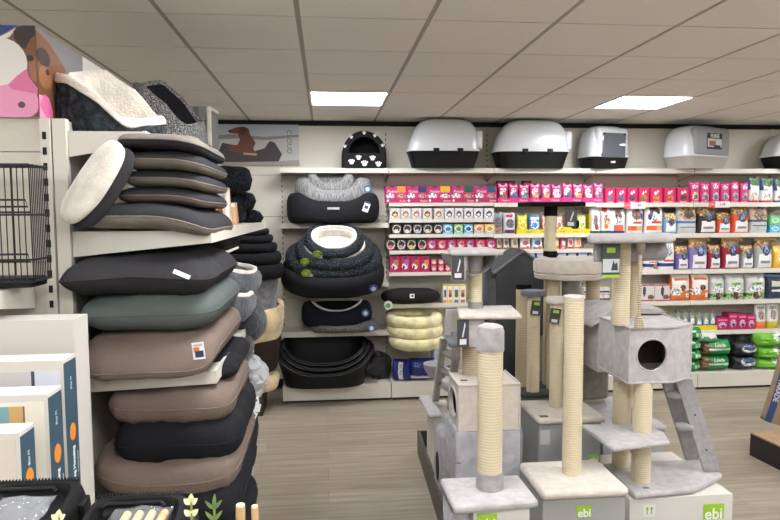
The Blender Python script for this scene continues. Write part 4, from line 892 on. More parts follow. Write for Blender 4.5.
# ------------------------------------------------------------------ big flat cartons leaning at the end
M_UP = (Matrix.Rotation(PI / 2, 3, 'Z') @ Matrix.Rotation(PI / 2, 3, 'X') @ Matrix.Rotation(PI / 2, 3, 'Z')).to_euler()
TEAL = P(56, 82, 96); 
def carton(label, x1, y0, y1, z1, front, side, badge, title):
    t = thing('flat_carton', label, 'carton', (x1, y0, .002), group='flat cartons standing at the shelf end')
    W = .62; d = y1 - y0
    cols = [CARD] + [P(*c) for c in front[0]]
    part('body', MB().box(-W, 0, 0, d, 0, z1 - .002), CARD, t, False)
    mb = MB()
    for (a, b, c, e, m) in front[1]: mb.box(-W * (1 - a), -W * (1 - b) if b < 1 else -.0005, -.0012 - .0004 * m, .0, z1 * 0 + c, e, m)
    if front[1]: part('front_print', mb, cols, t, False)
    if side:
        part('side_print', MB().box(-.001, .0012, .002, d - .002, .01, z1 - .012), TEAL, t, False)
        if badge: part('badge', MB().prism([(d * .5 + .020 * math.cos(a * PI / 10), badge + .025 * math.sin(a * PI / 10)) for a in range(20)], .001, .0022, 0, 'X'), P(226, 140, 50), t, False)
        if title: lettering('Dog Housing', .020, WHITE, t, (.0022, d * .5, title), M_UP, bold=.0006); lettering('wooden kennel', .010, P(170, 184, 190), t, (.0022, d * .80, title), M_UP)
        lettering('Size M', .014, P(200, 208, 212), t, (.0022, d * .5, z1 - .075), M_UP)
xa = at(77, 400, Y=1.95).x
t = carton('tallest flat pale grey carton at the shelf end, behind the printed ones', xa, 1.95, 2.06, Z_(320, 1.95, 50), ([], []), False, 0, 0)
mbx = None
xa = at(64.5, 400, Y=1.80).x; z1 = Z_(361, 1.80, 40)
carton('tall printed kennel carton with navy strip and teal side, behind the tan-striped one', xa, 1.80, 1.888, z1, ([(208, 212, 220), (196, 192, 188), (62, 70, 88), (232, 234, 238)], [(0, .866, .2, z1 - .03, 2), (.866, .88, .2, z1 - .03, 3), (.88, .985, .2, z1 - .03, 1)]), True, z1 - .215, z1 - .31)
xa = at(47.5, 400, Y=1.66).x; z1 = Z_(395, 1.66, 30)
carton('printed kennel carton with tan stripe and teal picture on its front', xa, 1.66, 1.745, z1, ([(222, 216, 200), (196, 160, 104), (120, 160, 164), (120, 100, 76)], [(.02, .985, .2, z1 - .02, 1), (.85, .905, 1.17, z1 - .03, 2), (.30, .85, 1.17, z1 - .03, 3), (.905, .911, 1.17, z1 - .03, 4)]), True, z1 - .17, z1 - .265)
xa = at(20, 450, Y=1.53).x; z1 = Z_(433.5, 1.53, 10)
carton('lowest and nearest kennel carton with a plain pale front and teal side', xa, 1.53, 1.605, z1, ([(206, 196, 180)], [(.02, .985, .2, z1 - .015, 1)]), True, z1 - .125, z1 - .22)

# ------------------------------------------------------------------ beds on the top island shelf
def basis(L, N):
    L = Vector(L).normalized(); N = Vector(N); N = (N - L * N.dot(L)).normalized(); B = N.cross(L)
    return Matrix((L, B, N)).transposed().to_euler()
def slant_bed(name, label, c, rz, a, b, hi, lo, m_out, m_rim, m_in, cuff, seed=0, wb=.006, e=2.8, grp=None):
    """a bed with a flat base and a wall that is high at the back (-x) and low at the front (+x)"""
    t = thing(name, label, 'pet bed', c, (0, 0, rz), grp)
    def H(th):
        f = max(0, min(1, (.72 - math.cos(th)) / 1.15)); f = f * f * (3 - 2 * f); return lo + (hi - lo) * f + .035 * math.sin(th)
    def nz(p): return Vector(p) + noise.noise_vector(Vector((p[0] * 10, p[1] * 10, p[2] * 10 + seed))) * wb
    def fn(u, v):
        th = 2 * PI * u; h = max(.02, H(th) - cuff * .55); k = min(1, v * 6) ; x, y = sup(a * (.9 + .1 * k), b * (.9 + .1 * k), e, th); s = 1 - .10 * v * (h / hi)
        return nz((x * s, y * s, h * v))
    mb = MB().surf(fn, 60, 14, True, False); mb.surf(lambda u, v: (*[q_ * v for q_ in sup(a * .9, b * .9, e, 2 * PI * u)], .001), 60, 2, True, False); part('body', mb, m_out, t)
    pr = [(1.0, -cuff), (1.035, -cuff * .85), (1.03, -cuff * .2), (1.0, .006), (.95, .008), (.90, -.012), (.87, -cuff)]
    def fn2(u, v):
        i = int(round(v * 7)); th = 2 * PI * u; h = H(th)
        if i == 7: x, y = sup(a * .80, b * .80, e, th); return (x, y, .03)
        s, dz = pr[i]; s *= 1 - .10 * max(0, h + dz) / hi; x, y = sup(a * s, b * s, e, th); return nz((x, y, max(.012, h + dz)))
    mb = MB().surf(fn2, 60, 7, True, False, lambda u, v: 0 if v < .72 else 1); part('cuff', mb, [m_rim, m_in], t)
    part('cushion', pad(a * .82, b * .82, e, .05, .015, 40, 8), m_in, t)
    return t
c = at(110, 118, Y=2.42)
slant_bed('curly_bed', 'dark curly dog bed with wide white cuff, on the top shelf by the puppy photo', (c.x, 2.42, zT + .003), -.16, .182, .15, .225, .06, CURL, FLW, FLW, .022, 1, .007)
c = at(169, 112, Y=2.95)
slant_bed('cave_bed', 'grey tweed cat bed with dark inside, behind the curly bed on the top shelf', (c.x, 2.95, zT + .003), -.08, .155, .13, .29, .12, BLK, TWEED2, BLK, .13, 2, .005)
# plaid carrier further back
c = at(205, 145, Y=3.55)
t = thing('pet_carrier', 'grey plaid soft pet house with white edging far along the top shelf', 'pet bed', (c.x - .06, 3.6, zT + .001))
def plaid():
    mb = MB(); w, d, h = .2, .3, .28
    for i in range(8):
        for j in range(8):
            m = (1 if i % 4 == 1 else 0) + (1 if j % 4 == 1 else 0)
            mb.quad((-w/2 + w*i/8, -d/2, h*j/8), (-w/2 + w*(i+1)/8, -d/2, h*j/8), (-w/2 + w*(i+1)/8, -d/2 + .0, h*(j+1)/8), (-w/2 + w*i/8, -d/2, h*(j+1)/8), m)
    mb.quad((w/2, -d/2, 0), (w/2, d/2, 0), (w/2, d/2, h), (w/2, -d/2, h), 0); mb.quad((-w/2, -d/2, 0), (-w/2, d/2, 0), (-w/2, d/2, h), (-w/2, -d/2, h), 0)
    mb.quad((-w/2, -d/2, h), (w/2, -d/2, h), (w/2, d/2, h), (-w/2, d/2, h), 0); mb.quad((-w/2, d/2, 0), (w/2, d/2, 0), (w/2, d/2, h), (-w/2, d/2, h), 0); mb.quad((-w/2, -d/2, 0), (w/2, -d/2, 0), (w/2, d/2, 0), (-w/2, d/2, 0), 0)
    return mb
part('body', plaid(), [mat('plaid_grey', (128, 127, 124), .9, 'fabric', 150, .2), P(92, 92, 91), P(66, 66, 66)], t, False)
part('edging', MB().tube([(.102, -.152, .01), (.102, -.152, .27), (.102, .1, .285)], .012, 8), FLW, t)
c = at(190, 122, Y=3.3)
solo('dark_cushion', pad(.13, .13, 3, .11, 0, 36, 8, .008, 4), BLK, 'black cushion wedged behind the grey tweed cave bed', 'dog cushion', (-.68, 3.34, zT + .002), (0, .5, 0))

# ------------------------------------------------------------------ cushions on the middle island shelf
def pillow(label, x0, x1, y0, y1, z, h, m, seed=0, drop=None, grp=None, pinch=.05, puff=.5, wr=.012, rot=0, tagm=None, name='dog_cushion', n=26):
    t = thing(name, label, 'dog cushion', ((x0 + x1) / 2, (y0 + y1) / 2, z), (0, 0, rot), grp)
    two = isinstance(m, (list, tuple)); w, d = x1 - x0, y1 - y0
    part('cover', cushion(w, d, h, two, pinch, puff, seed, wr, drop, n), m if two else [m], t)
    # the seam runs round the middle as a fine cord
    pts = []
    for i in range(64):
        th = 2 * PI * i / 64; c_, s_ = math.cos(th), math.sin(th); k = max(abs(c_), abs(s_)); a, b = c_ / k, s_ / k; f = 1 / (abs(a) ** 7 + abs(b) ** 7) ** (1 / 7); a *= f; b *= f
        x = w / 2 * a * (1 - pinch * (1 - b * b)); y = d / 2 * b * (1 - pinch * (1 - a * a)); zz = h / 2 + (drop(x, y) if drop else 0) + wr * .7 * noise.noise(Vector((x * 15 + seed * 11.1, y * 15, 0)))
        pts.append((x, y, h / 2 + (drop(x, y) if drop else 0)))
    part('seam_cord', MB().tube(pts, .0032, 6, closed=True), m[1] if two else m, t)
    if tagm: tagm(t, w, d, h)
    return t
G = 'dog cushions stacked on the middle island shelf'
sag = lambda k: (lambda x, y: -k * max(0, x + .05) ** 2)
specs = [((CHAR, TAN), -.80, -.375, 2.13, 2.80, .095, 'lowest charcoal and tan cushion in the stack under the curly bed'),
         ((CHAR, BRN), -.70, -.40, 2.20, 2.80, .066, 'charcoal and taupe cushion, second from the bottom under the curly bed'),
         ((CHAR, TAN), -.675, -.395, 2.20, 2.78, .066, 'charcoal and tan cushion, third from the bottom under the curly bed'),
         ((CHAR, TAN), -.675, -.395, 2.18, 2.78, .070, 'charcoal and tan cushion, second from the top under the curly bed'),
         ((TAN, CHAR), -.685, -.40, 2.17, 2.76, .070, 'topmost cushion under the curly bed, tan above and charcoal below')]
z = zM + .002
for i, (m, x0, x1, y0, y1, h, lab) in enumerate(specs):
    pillow(lab, x0, x1, y0, y1, z, h, list(m), i, (lambda x, y, i=i: -1.1 * max(0, x) ** 2 + (.0 if i else -.25 * max(0, -x - .1) ** 2)), G, .04, .42, .006); z += h * .88
c = at(99, 186, Y=2.14)
t = thing('oval_bed', 'white fleece oval bed with dark side leaning against the cushion stack', 'pet bed', (c.x + .0, 2.15, c.z), basis((.52, .1, .80), (-.60, -.74, .42)))
part('fleece', pad(.15, .080, 2.5, .055, .0, 48, 10, .006, 5), FLW, t); part('side_band', pad(.151, .082, 2.5, .06, -.04, 48, 10, .005, 6), CHAR, t)
# rolls and bags at the far end of the middle shelf
for i, (x0, x1, y0, y1, Y, lab) in enumerate(((208, 248, 166, 193, 3.6, 'dark curly roll cushion, topmost of the three far along the middle shelf'), (233, 251, 191, 212, 3.75, 'dark curly roll cushion, middle of the three far along the middle shelf'), (236, 258, 209, 225, 3.9, 'dark curly roll cushion, lowest of the three far along the middle shelf'))):
    a = X_(x1, Y, 200); r = (Z_(y0, Y, x1) - Z_(y1, Y, x1)) / 2; zc = Z_((y0 + y1) / 2, Y, x1)
    solo('roll_cushion', MB().surf(lambda u, v: (-.38 * u + (.03 if v < 2 else 0), r * math.cos(2 * PI * v) * (1 - abs(2 * u - 1) ** 6) ** .4, r * math.sin(2 * PI * v) * (1 - abs(2 * u - 1) ** 6) ** .4), 20, 20, False, True).wob(.008, 12, i), mat('curly_dark', (34, 38, 42), .95, 'curly', 60, var=.3), lab, 'roll cushion', (a, Y, zc), group='dark curly roll cushions')
solo('cushion_support', MB().rbox(-.17, .17, -.16, .16, 0, .145, .03, 3), mat('curly_dark', (34, 38, 42)), 'dark folded bed lying under the three curly roll cushions', 'pet bed', (X_(250, 3.8, 200) - .2, 3.80, zM + .002))
for i, (px, yt, Y, c, lab) in enumerate(((227, 189, 3.05, (214, 204, 184), 'white and tan chew bag standing at the end of the cushion stack'), (234, 203, 3.12, (196, 150, 110), 'tan chew bag leaning beside the white chew bag'))):
    a = X_(px, Y); h = Z_(yt, Y, px) - zM
    solo('chew_bag', pack_mesh('pouch', .075, h, .06, c, [('e', .5, .5, .2, .3, (150, 110, 76)), (.1, .9, .8, .95, (226, 222, 214))], i), None, lab, 'chew bag', (a - .01, Y, zM + .003), (0, 0, -.5))

# ------------------------------------------------------------------ pillows on the lower island shelf
def label_tag(u, v, zz, spec=None, w=.045, h=.07, rot=(0, 0, 0)):
    def f(t, W, D, Hh): tagcard(t, (u, v, zz), w, h, [WHITE, P(222, 120, 50), P(44, 56, 90), P(180, 178, 172)], rot, [(.15, .85, .78, .9, 3), (.1, .6, .46, .72, 1), (.2, .9, .12, .5, 2)] if spec else [])
    return f
G = 'dog pillows on the lower island shelf'
def droop(k, x0): return lambda x, y: -k * max(0, x - x0) ** 2
pillow('taupe dog pillow, lowest of the three on the lower shelf, drooping at its front', -.815, -.36, 2.10, 2.88, zL + .002, .155, BRN, 11, lambda x, y: .3 * max(0, x - .02) ** 2 - 2.6 * max(0, -y - .24) ** 2, G, .03, .5, .016, 0, label_tag(.175, -.397, .10, True, .038, .055, (0, -.1, 0)))
pillow('sage grey dog pillow between the taupe and the black one', -.82, -.36, 2.13, 2.86, zL + .14, .145, SAGE, 12, lambda x, y: .25 * max(0, x - .05) ** 2, G, .03, .5, .014)
pillow('charcoal dog pillow on top with a small white tag on its seam', -.875, -.365, 2.09, 2.88, zL + .265, .155, CHAR, 13, lambda x, y: -.06 * abs(x), G, .07, .75, .012, 0, label_tag(.16, -.385, .085, None, .055, .014, (-.35, .42, 0)))
t = pillow('black flat round-edged cushion with pale piping behind the charcoal pillow', -.74, -.42, 2.72, 3.30, zL + .36, .085, BLK, 14, None, None, .02, .45, .006)
part('piping', MB().tube([(-.14, -.292, .018), (0, -.298, .014), (.13, -.292, .016), (.16, -.2, .018), (.163, .1, .02)], .006, 6), FLW, t)
for i, (px, pz, Y, a, lab) in enumerate(((232, 281, 3.2, .12, 'grey furry cat bed with white rim, upper one beside the charcoal pillow'), (226, 302, 3.05, .115, 'grey furry cat bed with white rim, lower one beside the charcoal pillow'))):
    c = at(px, pz, Y=Y)
    t = thing('fur_bed', lab, 'pet bed', (c.x, Y, c.z - .05), (0, .22 + .1 * i, 0), 'grey furry cat beds')
    part('bolster', ring(a - .035, .16, 2.4, .04, .06, .06, 48, 12, .010, 14, i), [mat('fur_grey', (84, 87, 90), .95, 'plush', 70, .8, var=.2)], t)
    part('rim', ring(a - .035, .16, 2.4, .014, .012, .118, 48, 8, .006, 20, i), FLW, t); part('cushion', pad(a - .04, .15, 2.4, .04, .01), FURD, t)
c = at(245, 323, Y=3.2)
t = solo('fur_cushion', MB().surf(lambda u, v: (.115 * math.cos(PI * (v - .5)) ** .8 * math.cos(2 * PI * u), .20 * math.cos(PI * (v - .5)) ** .8 * math.sin(2 * PI * u), .10 * math.sin(PI * (v - .5))), 32, 16, True, False).wob(.012, 16, 3), FURD, 'dark slate furry cushion bulging over the lower shelf edge', 'dog cushion', (c.x - .01, 3.22, c.z))

# ------------------------------------------------------------------ big cushions below the lower shelf
G = 'big folded dog beds below the lower island shelf'
curl = lambda k, kk: (lambda x, y: k * (abs(x) / .23) ** 2.5 * (1 if x < 0 else kk))
zz = zK + .002
for i, (m, h, x0, x1, k, kk, lab, dz) in enumerate(((BLK, .20, -.72, -.30, .0, .2, 'black dog bed lowest in the pile, mostly below the photo edge', .19),
        (BLK, .20, -.70, -.300, .0, .9, 'black dog bed low in the pile, under the lower taupe one', .105),
        (BRN, .185, -.795, -.305, .05, .5, 'lower taupe dog bed in the pile under the shelf', .125),
        (BLK, .19, -.735, -.30, .0, .5, 'black dog bed between the two taupe ones under the shelf', .135),
        (BRN, .155, -.755, -.325, .02, .2, 'upper taupe dog bed in the pile under the shelf', .12))):
    pillow(lab, x0, x1, 2.10 + .02 * i, 2.82, zz, h, m, 20 + i, curl(k, kk), G, .02, .42, .022, 0, None, 'folded_dog_bed'); zz += dz
pillow('black dog bed at the top of the pile, just under the shelf', -.70, -.33, 2.32, 2.9, zz - .0, .085, BLK, 25, None, G, .03, .4, .012, 0, None, 'folded_dog_bed')
for i, (z0, h, lab) in enumerate(((zK + .002, .32, 'black dog bed behind the pile, lower one, beside the aisle'), (zK + .31, .27, 'black dog bed behind the pile, upper one, beside the aisle'))):
    pillow(lab, -.78, -.365 - .015 * i, 2.84, 3.5, z0, h, mat('fabric_dark', (40, 41, 44), .9, 'fabric', 150, .2), 30 + i, curl(.0, .2), 'black dog beds behind the pile', .02, .4, .02, 0, None, 'folded_dog_bed')
c = at(220, 365, Y=2.95)
solo('fur_cushion', pad(.15, .22, 2.4, .15, 0, 40, 12, .018, 7), mat('fur_black', (26, 26, 28), .95, 'plush', 50, 1.0, var=.2), 'black shaggy cushion right under the lower shelf edge', 'dog cushion', (-.50, 3.08, zK + .59))
for i, (px, py, Y, r, lab) in enumerate(((241, 352, 3.3, .055, 'small crinkled clear-wrapped pack under the furry cushion'), (250, 378, 3.25, .085, 'larger crinkled clear-wrapped cushion hanging beside the dog bed pile'))):
    c = at(px, py, Y=Y)
    t = thing('wrapped_cushion', lab, 'wrapped cushion', c, (0, .2, .3), 'clear-wrapped cushions')
    part('filling', pad(r * .8, r * .7, 2.6, r * 1.8, -r, 32, 10, .008, i), mat('wrapped_grey', (120, 118, 114), .8, 'fabric', 90, .3), t)
    mb = MB().surf(lambda u, v: Vector((r * math.cos(PI * (v - .5)) ** .6 * math.cos(2 * PI * u), r * .9 * math.cos(PI * (v - .5)) ** .6 * math.sin(2 * PI * u), r * 1.25 * math.sin(PI * (v - .5)))), 40, 24, True, False).wob(.022, 26, i + 3)
    part('wrapper', mb, CRINK, t, False)
    if i: 
        for k, (dx, dz) in enumerate(((.03, -.10), (.045, -.135), (.035, -.175))): tagcard(t, (dx, -.06 + .004 * k, dz), .045, .04, [WHITE, P(70, 90, 140)], (0, .3 * (k - 1), .2), [(.2, .8, .4, .7, 1)] if k != 1 else [])
        part('filling_flap', pad(.05, .05, 2.4, .20, -.30, 24, 8, .008, 9), mat('wrapped_grey', (120, 118, 114)), t)

# ------------------------------------------------------------------ tall stack of baskets in the corner
cx, cy = X_(285, 5.72, 320) - .30, 5.72
zz = ZB
solo('riser_box', MB().rbox(cx - .22, cx + .11, cy - .2, cy + .2, .001, ZB, .003), P(40, 38, 36), 'low dark box under the corner stack of pet baskets', 'box')
solo('tan_bed', pad(.21, .2, 2.3, .20, 0, 40, 12, .02, 2), FURT, 'tan fur cushion at the foot of the corner stack', 'pet bed', (cx + .03, cy, ZB + .002)); z1 = ZB + .2
def zpx(y): return Z_(y, 5.45, 262)
t = thing('fabric_basket', 'dark brown fabric pet basket between the tan fur beds of the corner stack', 'pet bed', (cx, cy, z1 + .001))
hh = zpx(343) - z1
part('body', MB().lathe([(.20, 0), (.225, .02), (.265, hh - .02), (.26, hh)], 40), mat('fabric_cocoa', (44, 34, 31), .9, 'fabric', 150, .2), t)
z2 = z1 + hh + .002
t = thing('fur_basket', 'round tan fur pet basket with high walls in the corner stack', 'pet bed', (cx, cy, z2), (.12, 0, 0))
hh = zpx(306) - z2
part('wall', MB().lathe([(.22, 0), (.26, .02), (.295, hh * .5), (.30, hh * .9), (.285, hh), (.255, hh * .93), (.24, hh * .5), (.22, .05), (.01, .045)], 56, capt=True).wob(.010, 14, 2), FURT, t)
part('cushion', pad(.235, .235, 2.1, .10, .05, 36, 8, .01, 4), FURT, t)
z3 = z2 + hh * .72
t = thing('plush_bed', 'grey plush bed sunk into the tan fur basket of the corner stack', 'pet bed', (cx - .005, cy, z3 + .0))
hh3 = zpx(281) - z3
part('body', MB().lathe([(.20, 0), (.225, .02), (.25, hh3 * .9), (.24, hh3), (.1, hh3 * .97)], 40).wob(.008, 10, 5), mat('plush_slate', (112, 112, 114), .95, 'plush', 120, .4, var=.16), t)
z4 = z3 + hh3
ys = [281, 266, 254, 244, 236, 229]; rs = [.30, .29, .265, .245, .225]
for i in range(5):
    a, b = zpx(ys[i]), zpx(ys[i + 1])
    if i == 0: a = max(a, z4 + .001)
    lab = 'black velvet bed, %s of five in the corner stack' % ['lowest', 'second from the bottom', 'middle one', 'second from the top', 'topmost'][i]
    t = thing('velvet_bed', lab, 'pet bed', (cx - .012 * i, cy, a + .0005), group='black velvet beds of the corner stack')
    part('bolster', ring(rs[i] - .05, rs[i] - .05, 3.2, .05, (b - a) * .52, (b - a) * .52, 56, 12, .006, 8, i), mat('velvet_black', (20, 20, 22), .8, 'fabric', 150, .2), t)
    part('cushion', pad(rs[i] - .07, rs[i] - .07, 3.2, (b - a) * .9, 0, 36, 6), mat('velvet_black', (20, 20, 22)), t)

# ------------------------------------------------------------------ near the camera: carriers, sprigs and sticks on a low table
TZ = 1.0
t = thing('display_table', 'low table under the black plastic carriers at the bottom edge', 'table', (0, 0, 0))
part('table_top', MB().rbox(-1.05, -.12, 1.02, 1.50, TZ - .03, TZ, .004), CREAM, t)
for (x, y) in ((-1.0, 1.06), (-.17, 1.06), (-1.0, 1.46), (-.17, 1.46)): part('leg', MB().box(x - .02, x + .02, y - .02, y + .02, 0, TZ - .03), CREAM, t, False)
TL = .2          # both carriers lean forward a little
def carrier(label, x0, x1, y0, y1, zt, goods):
    t = thing('small_carrier', label, 'pet carrier', ((x0 + x1) / 2, (y0 + y1) / 2, TZ + .002 + (y1 - y0) / 2 * math.sin(TL)), (TL, 0, 0), 'small black plastic carriers'); w, d = x1 - x0, y1 - y0; h = zt - TZ - d * math.sin(TL) + .030
    part('tub', MB().rbox(-w / 2 + .012, w / 2 - .012, -d / 2 + .012, d / 2 - .012, 0, h - .035, .02, 3), DARKP, t)
    mb = MB(); rr = [(1.0, h - .05), (1.0, h - .03), (.97, h - .012), (.90, h), (.80, h), (.76, h - .010), (.70, h - .024), (.02, h - .026)]
    def fn(u, v):
        i = int(round(v * 7)); s, z = rr[i]; x, y = sup(w / 2 * s, d / 2 * s, 6, 2 * PI * u); return (x, y, z)
    mb.surf(fn, 64, 7, True, False); lid = part('lid', mb, DARKP, t)
    mb = MB()
    for i in range(26): mb.box(-w * .42 + w * .84 * i / 26, -w * .42 + w * .84 * i / 26 + .0025, d * .42, d * .475, h - .010, h + .0015)
    part('rib', mb, DARKP, lid, False); mb = MB()
    for i in range(5): mb.box(w * .39 + .006 * 0, w * .46, -d * .3 + .012 * i, -d * .3 + .012 * i + .004, h - .004, h + .002)
    part('vent_slot', mb, DARKP, lid, False)
    mb = MB().tube([(-w * .34, d * .30, h - .006), (-w * .30, d * .34, h - .003), (w * .20, d * .34, h - .003), (w * .25, d * .30, h - .006)], .005, 8); part('handle', mb, DARKP, lid)
    for y in (-.2, .25): part('latch', MB().rbox(w / 2 - .01, w / 2 + .012, d * y - .02, d * y + .02, h - .075, h - .02, .004), DARKP, t)
    bg = goods((x0 + x1) / 2, (y0 + y1) / 2, w, d, TZ + h - .012 + d / 2 * math.sin(TL))
    return t
def goods_l(x, y, w, d, z):
    solo('clear_bag', MB().surf(lambda u, v: (w * .26 * (2 * u - 1), d * .22 * (2 * v - 1), .018 * math.sin(PI * u) ** .5 * math.sin(PI * v) ** .5), 16, 16).wob(.006, 40, 1), mat('bag_film', (214, 216, 216), 0.15, 'clear', 0.34, 0.7), 'clear crinkled bag lying in the recess of the left black carrier lid', 'bag', (x - w * .02, y - d * .02, z), (TL, 0, 0), smooth=False)
def goods_r(x, y, w, d, z):
    t = thing('stick_bag', 'clear bag with wooden sticks lying in the right black carrier lid', 'bag', (x + w * .04, y - d * .0, z), (TL, 0, 0))
    part('wrapper', MB().surf(lambda u, v: (w * .28 * (2 * u - 1), d * .24 * (2 * v - 1), .026 * math.sin(PI * u) ** .5 * math.sin(PI * v) ** .5 + .002), 16, 16).wob(.005, 40, 2), CLEAR, t, False)
    for i in range(4):
        dx = -.035 + .025 * i
        part('stick', MB().tube([(dx, -.05, .008), (dx + .012, .03, .012)], .0085, 10), WOOD, t)
carrier('black plastic pet carrier at the bottom left corner with a clear bag', X_(-34, 1.36, 490), X_(74, 1.36, 490), 1.24, 1.48, Z_(485, 1.48, 40), goods_l)
carrier('black plastic pet carrier at the bottom edge holding a bag of sticks', X_(76, 1.31, 500), X_(187, 1.31, 500), 1.18, 1.42, Z_(500, 1.42, 130), goods_r)
def leaf(mb, base, d, n, L, W, m=0):
    base, d, n = Vector(base), Vector(d).normalized(), Vector(n); s = d.cross(n).normalized(); n = s.cross(d)
    k = len(mb.v); R = []
    for i in range(6):
        u = i / 5; ww = W * (math.sin(PI * min(1, u * .92 + .06)) ** .8); c = base + d * L * u + n * (.12 * L * math.sin(PI * u))
        R += [c - s * ww / 2 + n * ww * .15, c, c + s * ww / 2 + n * ww * .15]
    mb.v += [tuple(v) for v in R]
    for i in range(5):
        for j in range(2): mb.f.append((k + i * 3 + j, k + i * 3 + j + 1, k + i * 3 + j + 4, k + i * 3 + j + 3)); mb.m.append(m)
def sprig(label, px, py, Y, col, L, W, pairs, spread, lean=0):
    c = at(px, py, Y=Y); t = thing('leaf_sprig', label, 'plant', (c.x, Y, TZ), group='artificial leaf sprigs'); h = c.z - TZ
    part('stem', MB().tube([(0, 0, .002), (lean * .4, 0, h * .5), (lean, 0, h * .97)], .0022, 6), P(130, 140, 70), t)
    mb = MB()
    for i in range(pairs):
        z = h * .98 - i * .021; x = lean * z / h
        for sg in (-1, 1): leaf(mb, (x, 0, z - .012), (sg * spread, -.3 + .1 * i % 2, .75), (0, -1, .35), L, W)
    leaf(mb, (lean, 0, h * .94), (.05, 0, 1), (0, -1, .2), L, W)
    part('leaves', mb, mat('leaf_%d' % col[0], col, .5), t)
sprig('pale yellow-green leaf sprig with round leaves in front of the right carrier', 191, 494, 1.12, (216, 216, 166), .017, .011, 6, .8)
sprig('dark green pointed leaf sprig beside the pale one', 212, 500, 1.14, (104, 132, 72), .026, .007, 5, .55, .004)
sprig('pale round-leaved sprig at the bottom left in front of the left carrier', 59, 509, 1.10, (222, 218, 174), .015, .011, 4, .9)
for i, (px, py, Y, lab) in enumerate(((238, 505, 1.16, 'pale peeled wooden stick, left one of the pair by the floor'), (257, 506, 1.18, 'pale peeled wooden stick, right one of the pair by the floor'))):
    c = at(px, py, Y=Y); h = c.z - TZ
    t = thing('wooden_stick', lab, 'stick', (c.x, Y, TZ + .001), (0, .02 * (1 - 2 * i), 0), 'pale wooden sticks')
    part('shaft', MB().lathe([(.0085 - .002 * i, 0), (.0085 - .002 * i, h - .003)], 14).wob(.0008, 60, i), WOOD, t)
    part('cut_end', MB().lathe([(.0082 - .002 * i, h - .003), (.0078 - .002 * i, h)], 14), P(232, 214, 170), t)
# ------------------------------------------------------------------ the cat tree display
GB = 'cat trees on the display island'
IX0, IX1, IY0, IY1 = .635, 2.02, 2.1, 4.54
t = thing('display_platform', 'low dark-edged platform under the cat trees', 'platform', (0, 0, 0))
part('deck', MB().box(IX0 + .02, IX1 - .02, IY0 + .02, IY1 - .02, 0, .045), P(110, 106, 98), t, False)
mb = MB().prism([(.575, IY0), (.593, IY0), (.668, IY1), (.650, IY1)], 0, .165).box(IX1 - .018, IX1, IY0, IY1, 0, .165).box(IX0 + .018, IX1 - .018, IY0, IY0 + .018, 0, .165).box(IX0 + .018, IX1 - .018, IY1 - .018, IY1, 0, .165)
part('lip', mb, P(72, 70, 64), t, False)
DZ = .047
def tree(label, x, y, z, rot=0): return thing('cat_tree', label, 'cat tree', (x, y, z), (0, 0, rot), GB)
class T:      # shortcuts that take world coordinates and hang the part on its tree
    def __init__(s, label, x, y, z): s.t = tree(label, x, y, z); s.o = Vector((x, y, z))
    def put(s, name, mb, m, smooth=True, parent=None, label=None):
        o = part(name, mb.xf(Matrix.Translation(-s.o)), m, parent or s.t, smooth)
        if label: o['label'] = label
        return o
    def post(s, x, y, z0, z1, r, m=SISAL, name='post', cap=None, foot=None):
        n = max(4, int((z1 - z0) / .006)); pr = []
        for i in range(n + 1):                              # the wound rope
            z = z0 + (z1 - z0) * i / n; pr.append((r + (.0005 if i % 2 else -.0003), z))
        o = s.put(name, MB().lathe(pr, 28, (x, y)), m)
        if cap: s.put('post_cap', MB().lathe([(r + .004, z1 - cap[1]), (r + .005, z1 - .012), (r * .9, z1 + .010), (r * .5, z1 + .018), (.004, z1 + .02)], 28, (x, y)), cap[0], parent=None)
        if foot: s.put('post_foot', MB().lathe([(r + .004, z0), (r + .004, z0 + foot[1])], 28, (x, y)), foot[0])
        return o
    def board(s, name, pts, z0, z1, m, r=.012): return s.put(name, MB().rprism(pts, z0, z1, r, 3), m)
def rect(x0, x1, y0, y1): return [(x0, y0), (x1, y0), (x1, y1), (x0, y1)]
def carded(tr, c, w, h, rot=0, mark=True, green=False):
    mb = MB().box(-w/2, w/2, -.002, .002, -h/2, h/2, 0); mb.box(-w*.28, w*.28, -.003, 0, -h*.42, -h*.22, 1)
    if green: mb.box(-w*.25, w*.3, -.003, 0, h*.2, h*.4, 2)
    else: mb.prism([(-w*.1, -h*.15), (w*.02, -h*.15), (w*.22, h*.3), (w*.12, h*.4), (w*.1, h*.3)], -.003, 0, 1, 'Y')
    o = part('tag_card', mb, [P(58, 58, 60), P(206, 206, 204), GREEN], tr.t, False, Vector(c) - tr.o, (0, rot, 0)); return o
def ebi(parent, w, loc, back=GREEN):
    g = part('logo', MB().box(-w/2, w/2, -.0012, .001, -w*.36, w*.36), back, parent, False, loc)
    lettering('ebi', w * .74, P(232, 234, 226), g, (0, -.0016, -w * .13), bold=.0008)
def crate(label, x0, x1, y0, y1, z0, z1, m, band=None, logo=None, text=None):
    t = thing('cat_tree_box', label, 'box', ((x0 + x1) / 2, y0, z0 + .001), group='cardboard boxes on the display island'); w = x1 - x0; h = z1 - z0 - .001
    part('body', MB().box(-w/2, w/2, 0, y1 - y0, 0, h), m, t, False)
    if band:
        for (a, b, c, mm) in band: part('printed_band', MB().box(-w/2 + w*a, -w/2 + w*b, -.001, .001, h * c[0], h * c[1]), mm, t, False)
    if logo: ebi(t, logo[0], (logo[1], -.0012, logo[2]))
    if text:
        for (s, size, x, z, mm) in text: lettering(s, size, mm, t, (x, -.0018, z))
    part('tape', MB().box(-w/2 + .002, w/2 - .002, (y1 - y0) * .46, (y1 - y0) * .54, h, h + .0008), P(196, 190, 176), t, False)
    return t

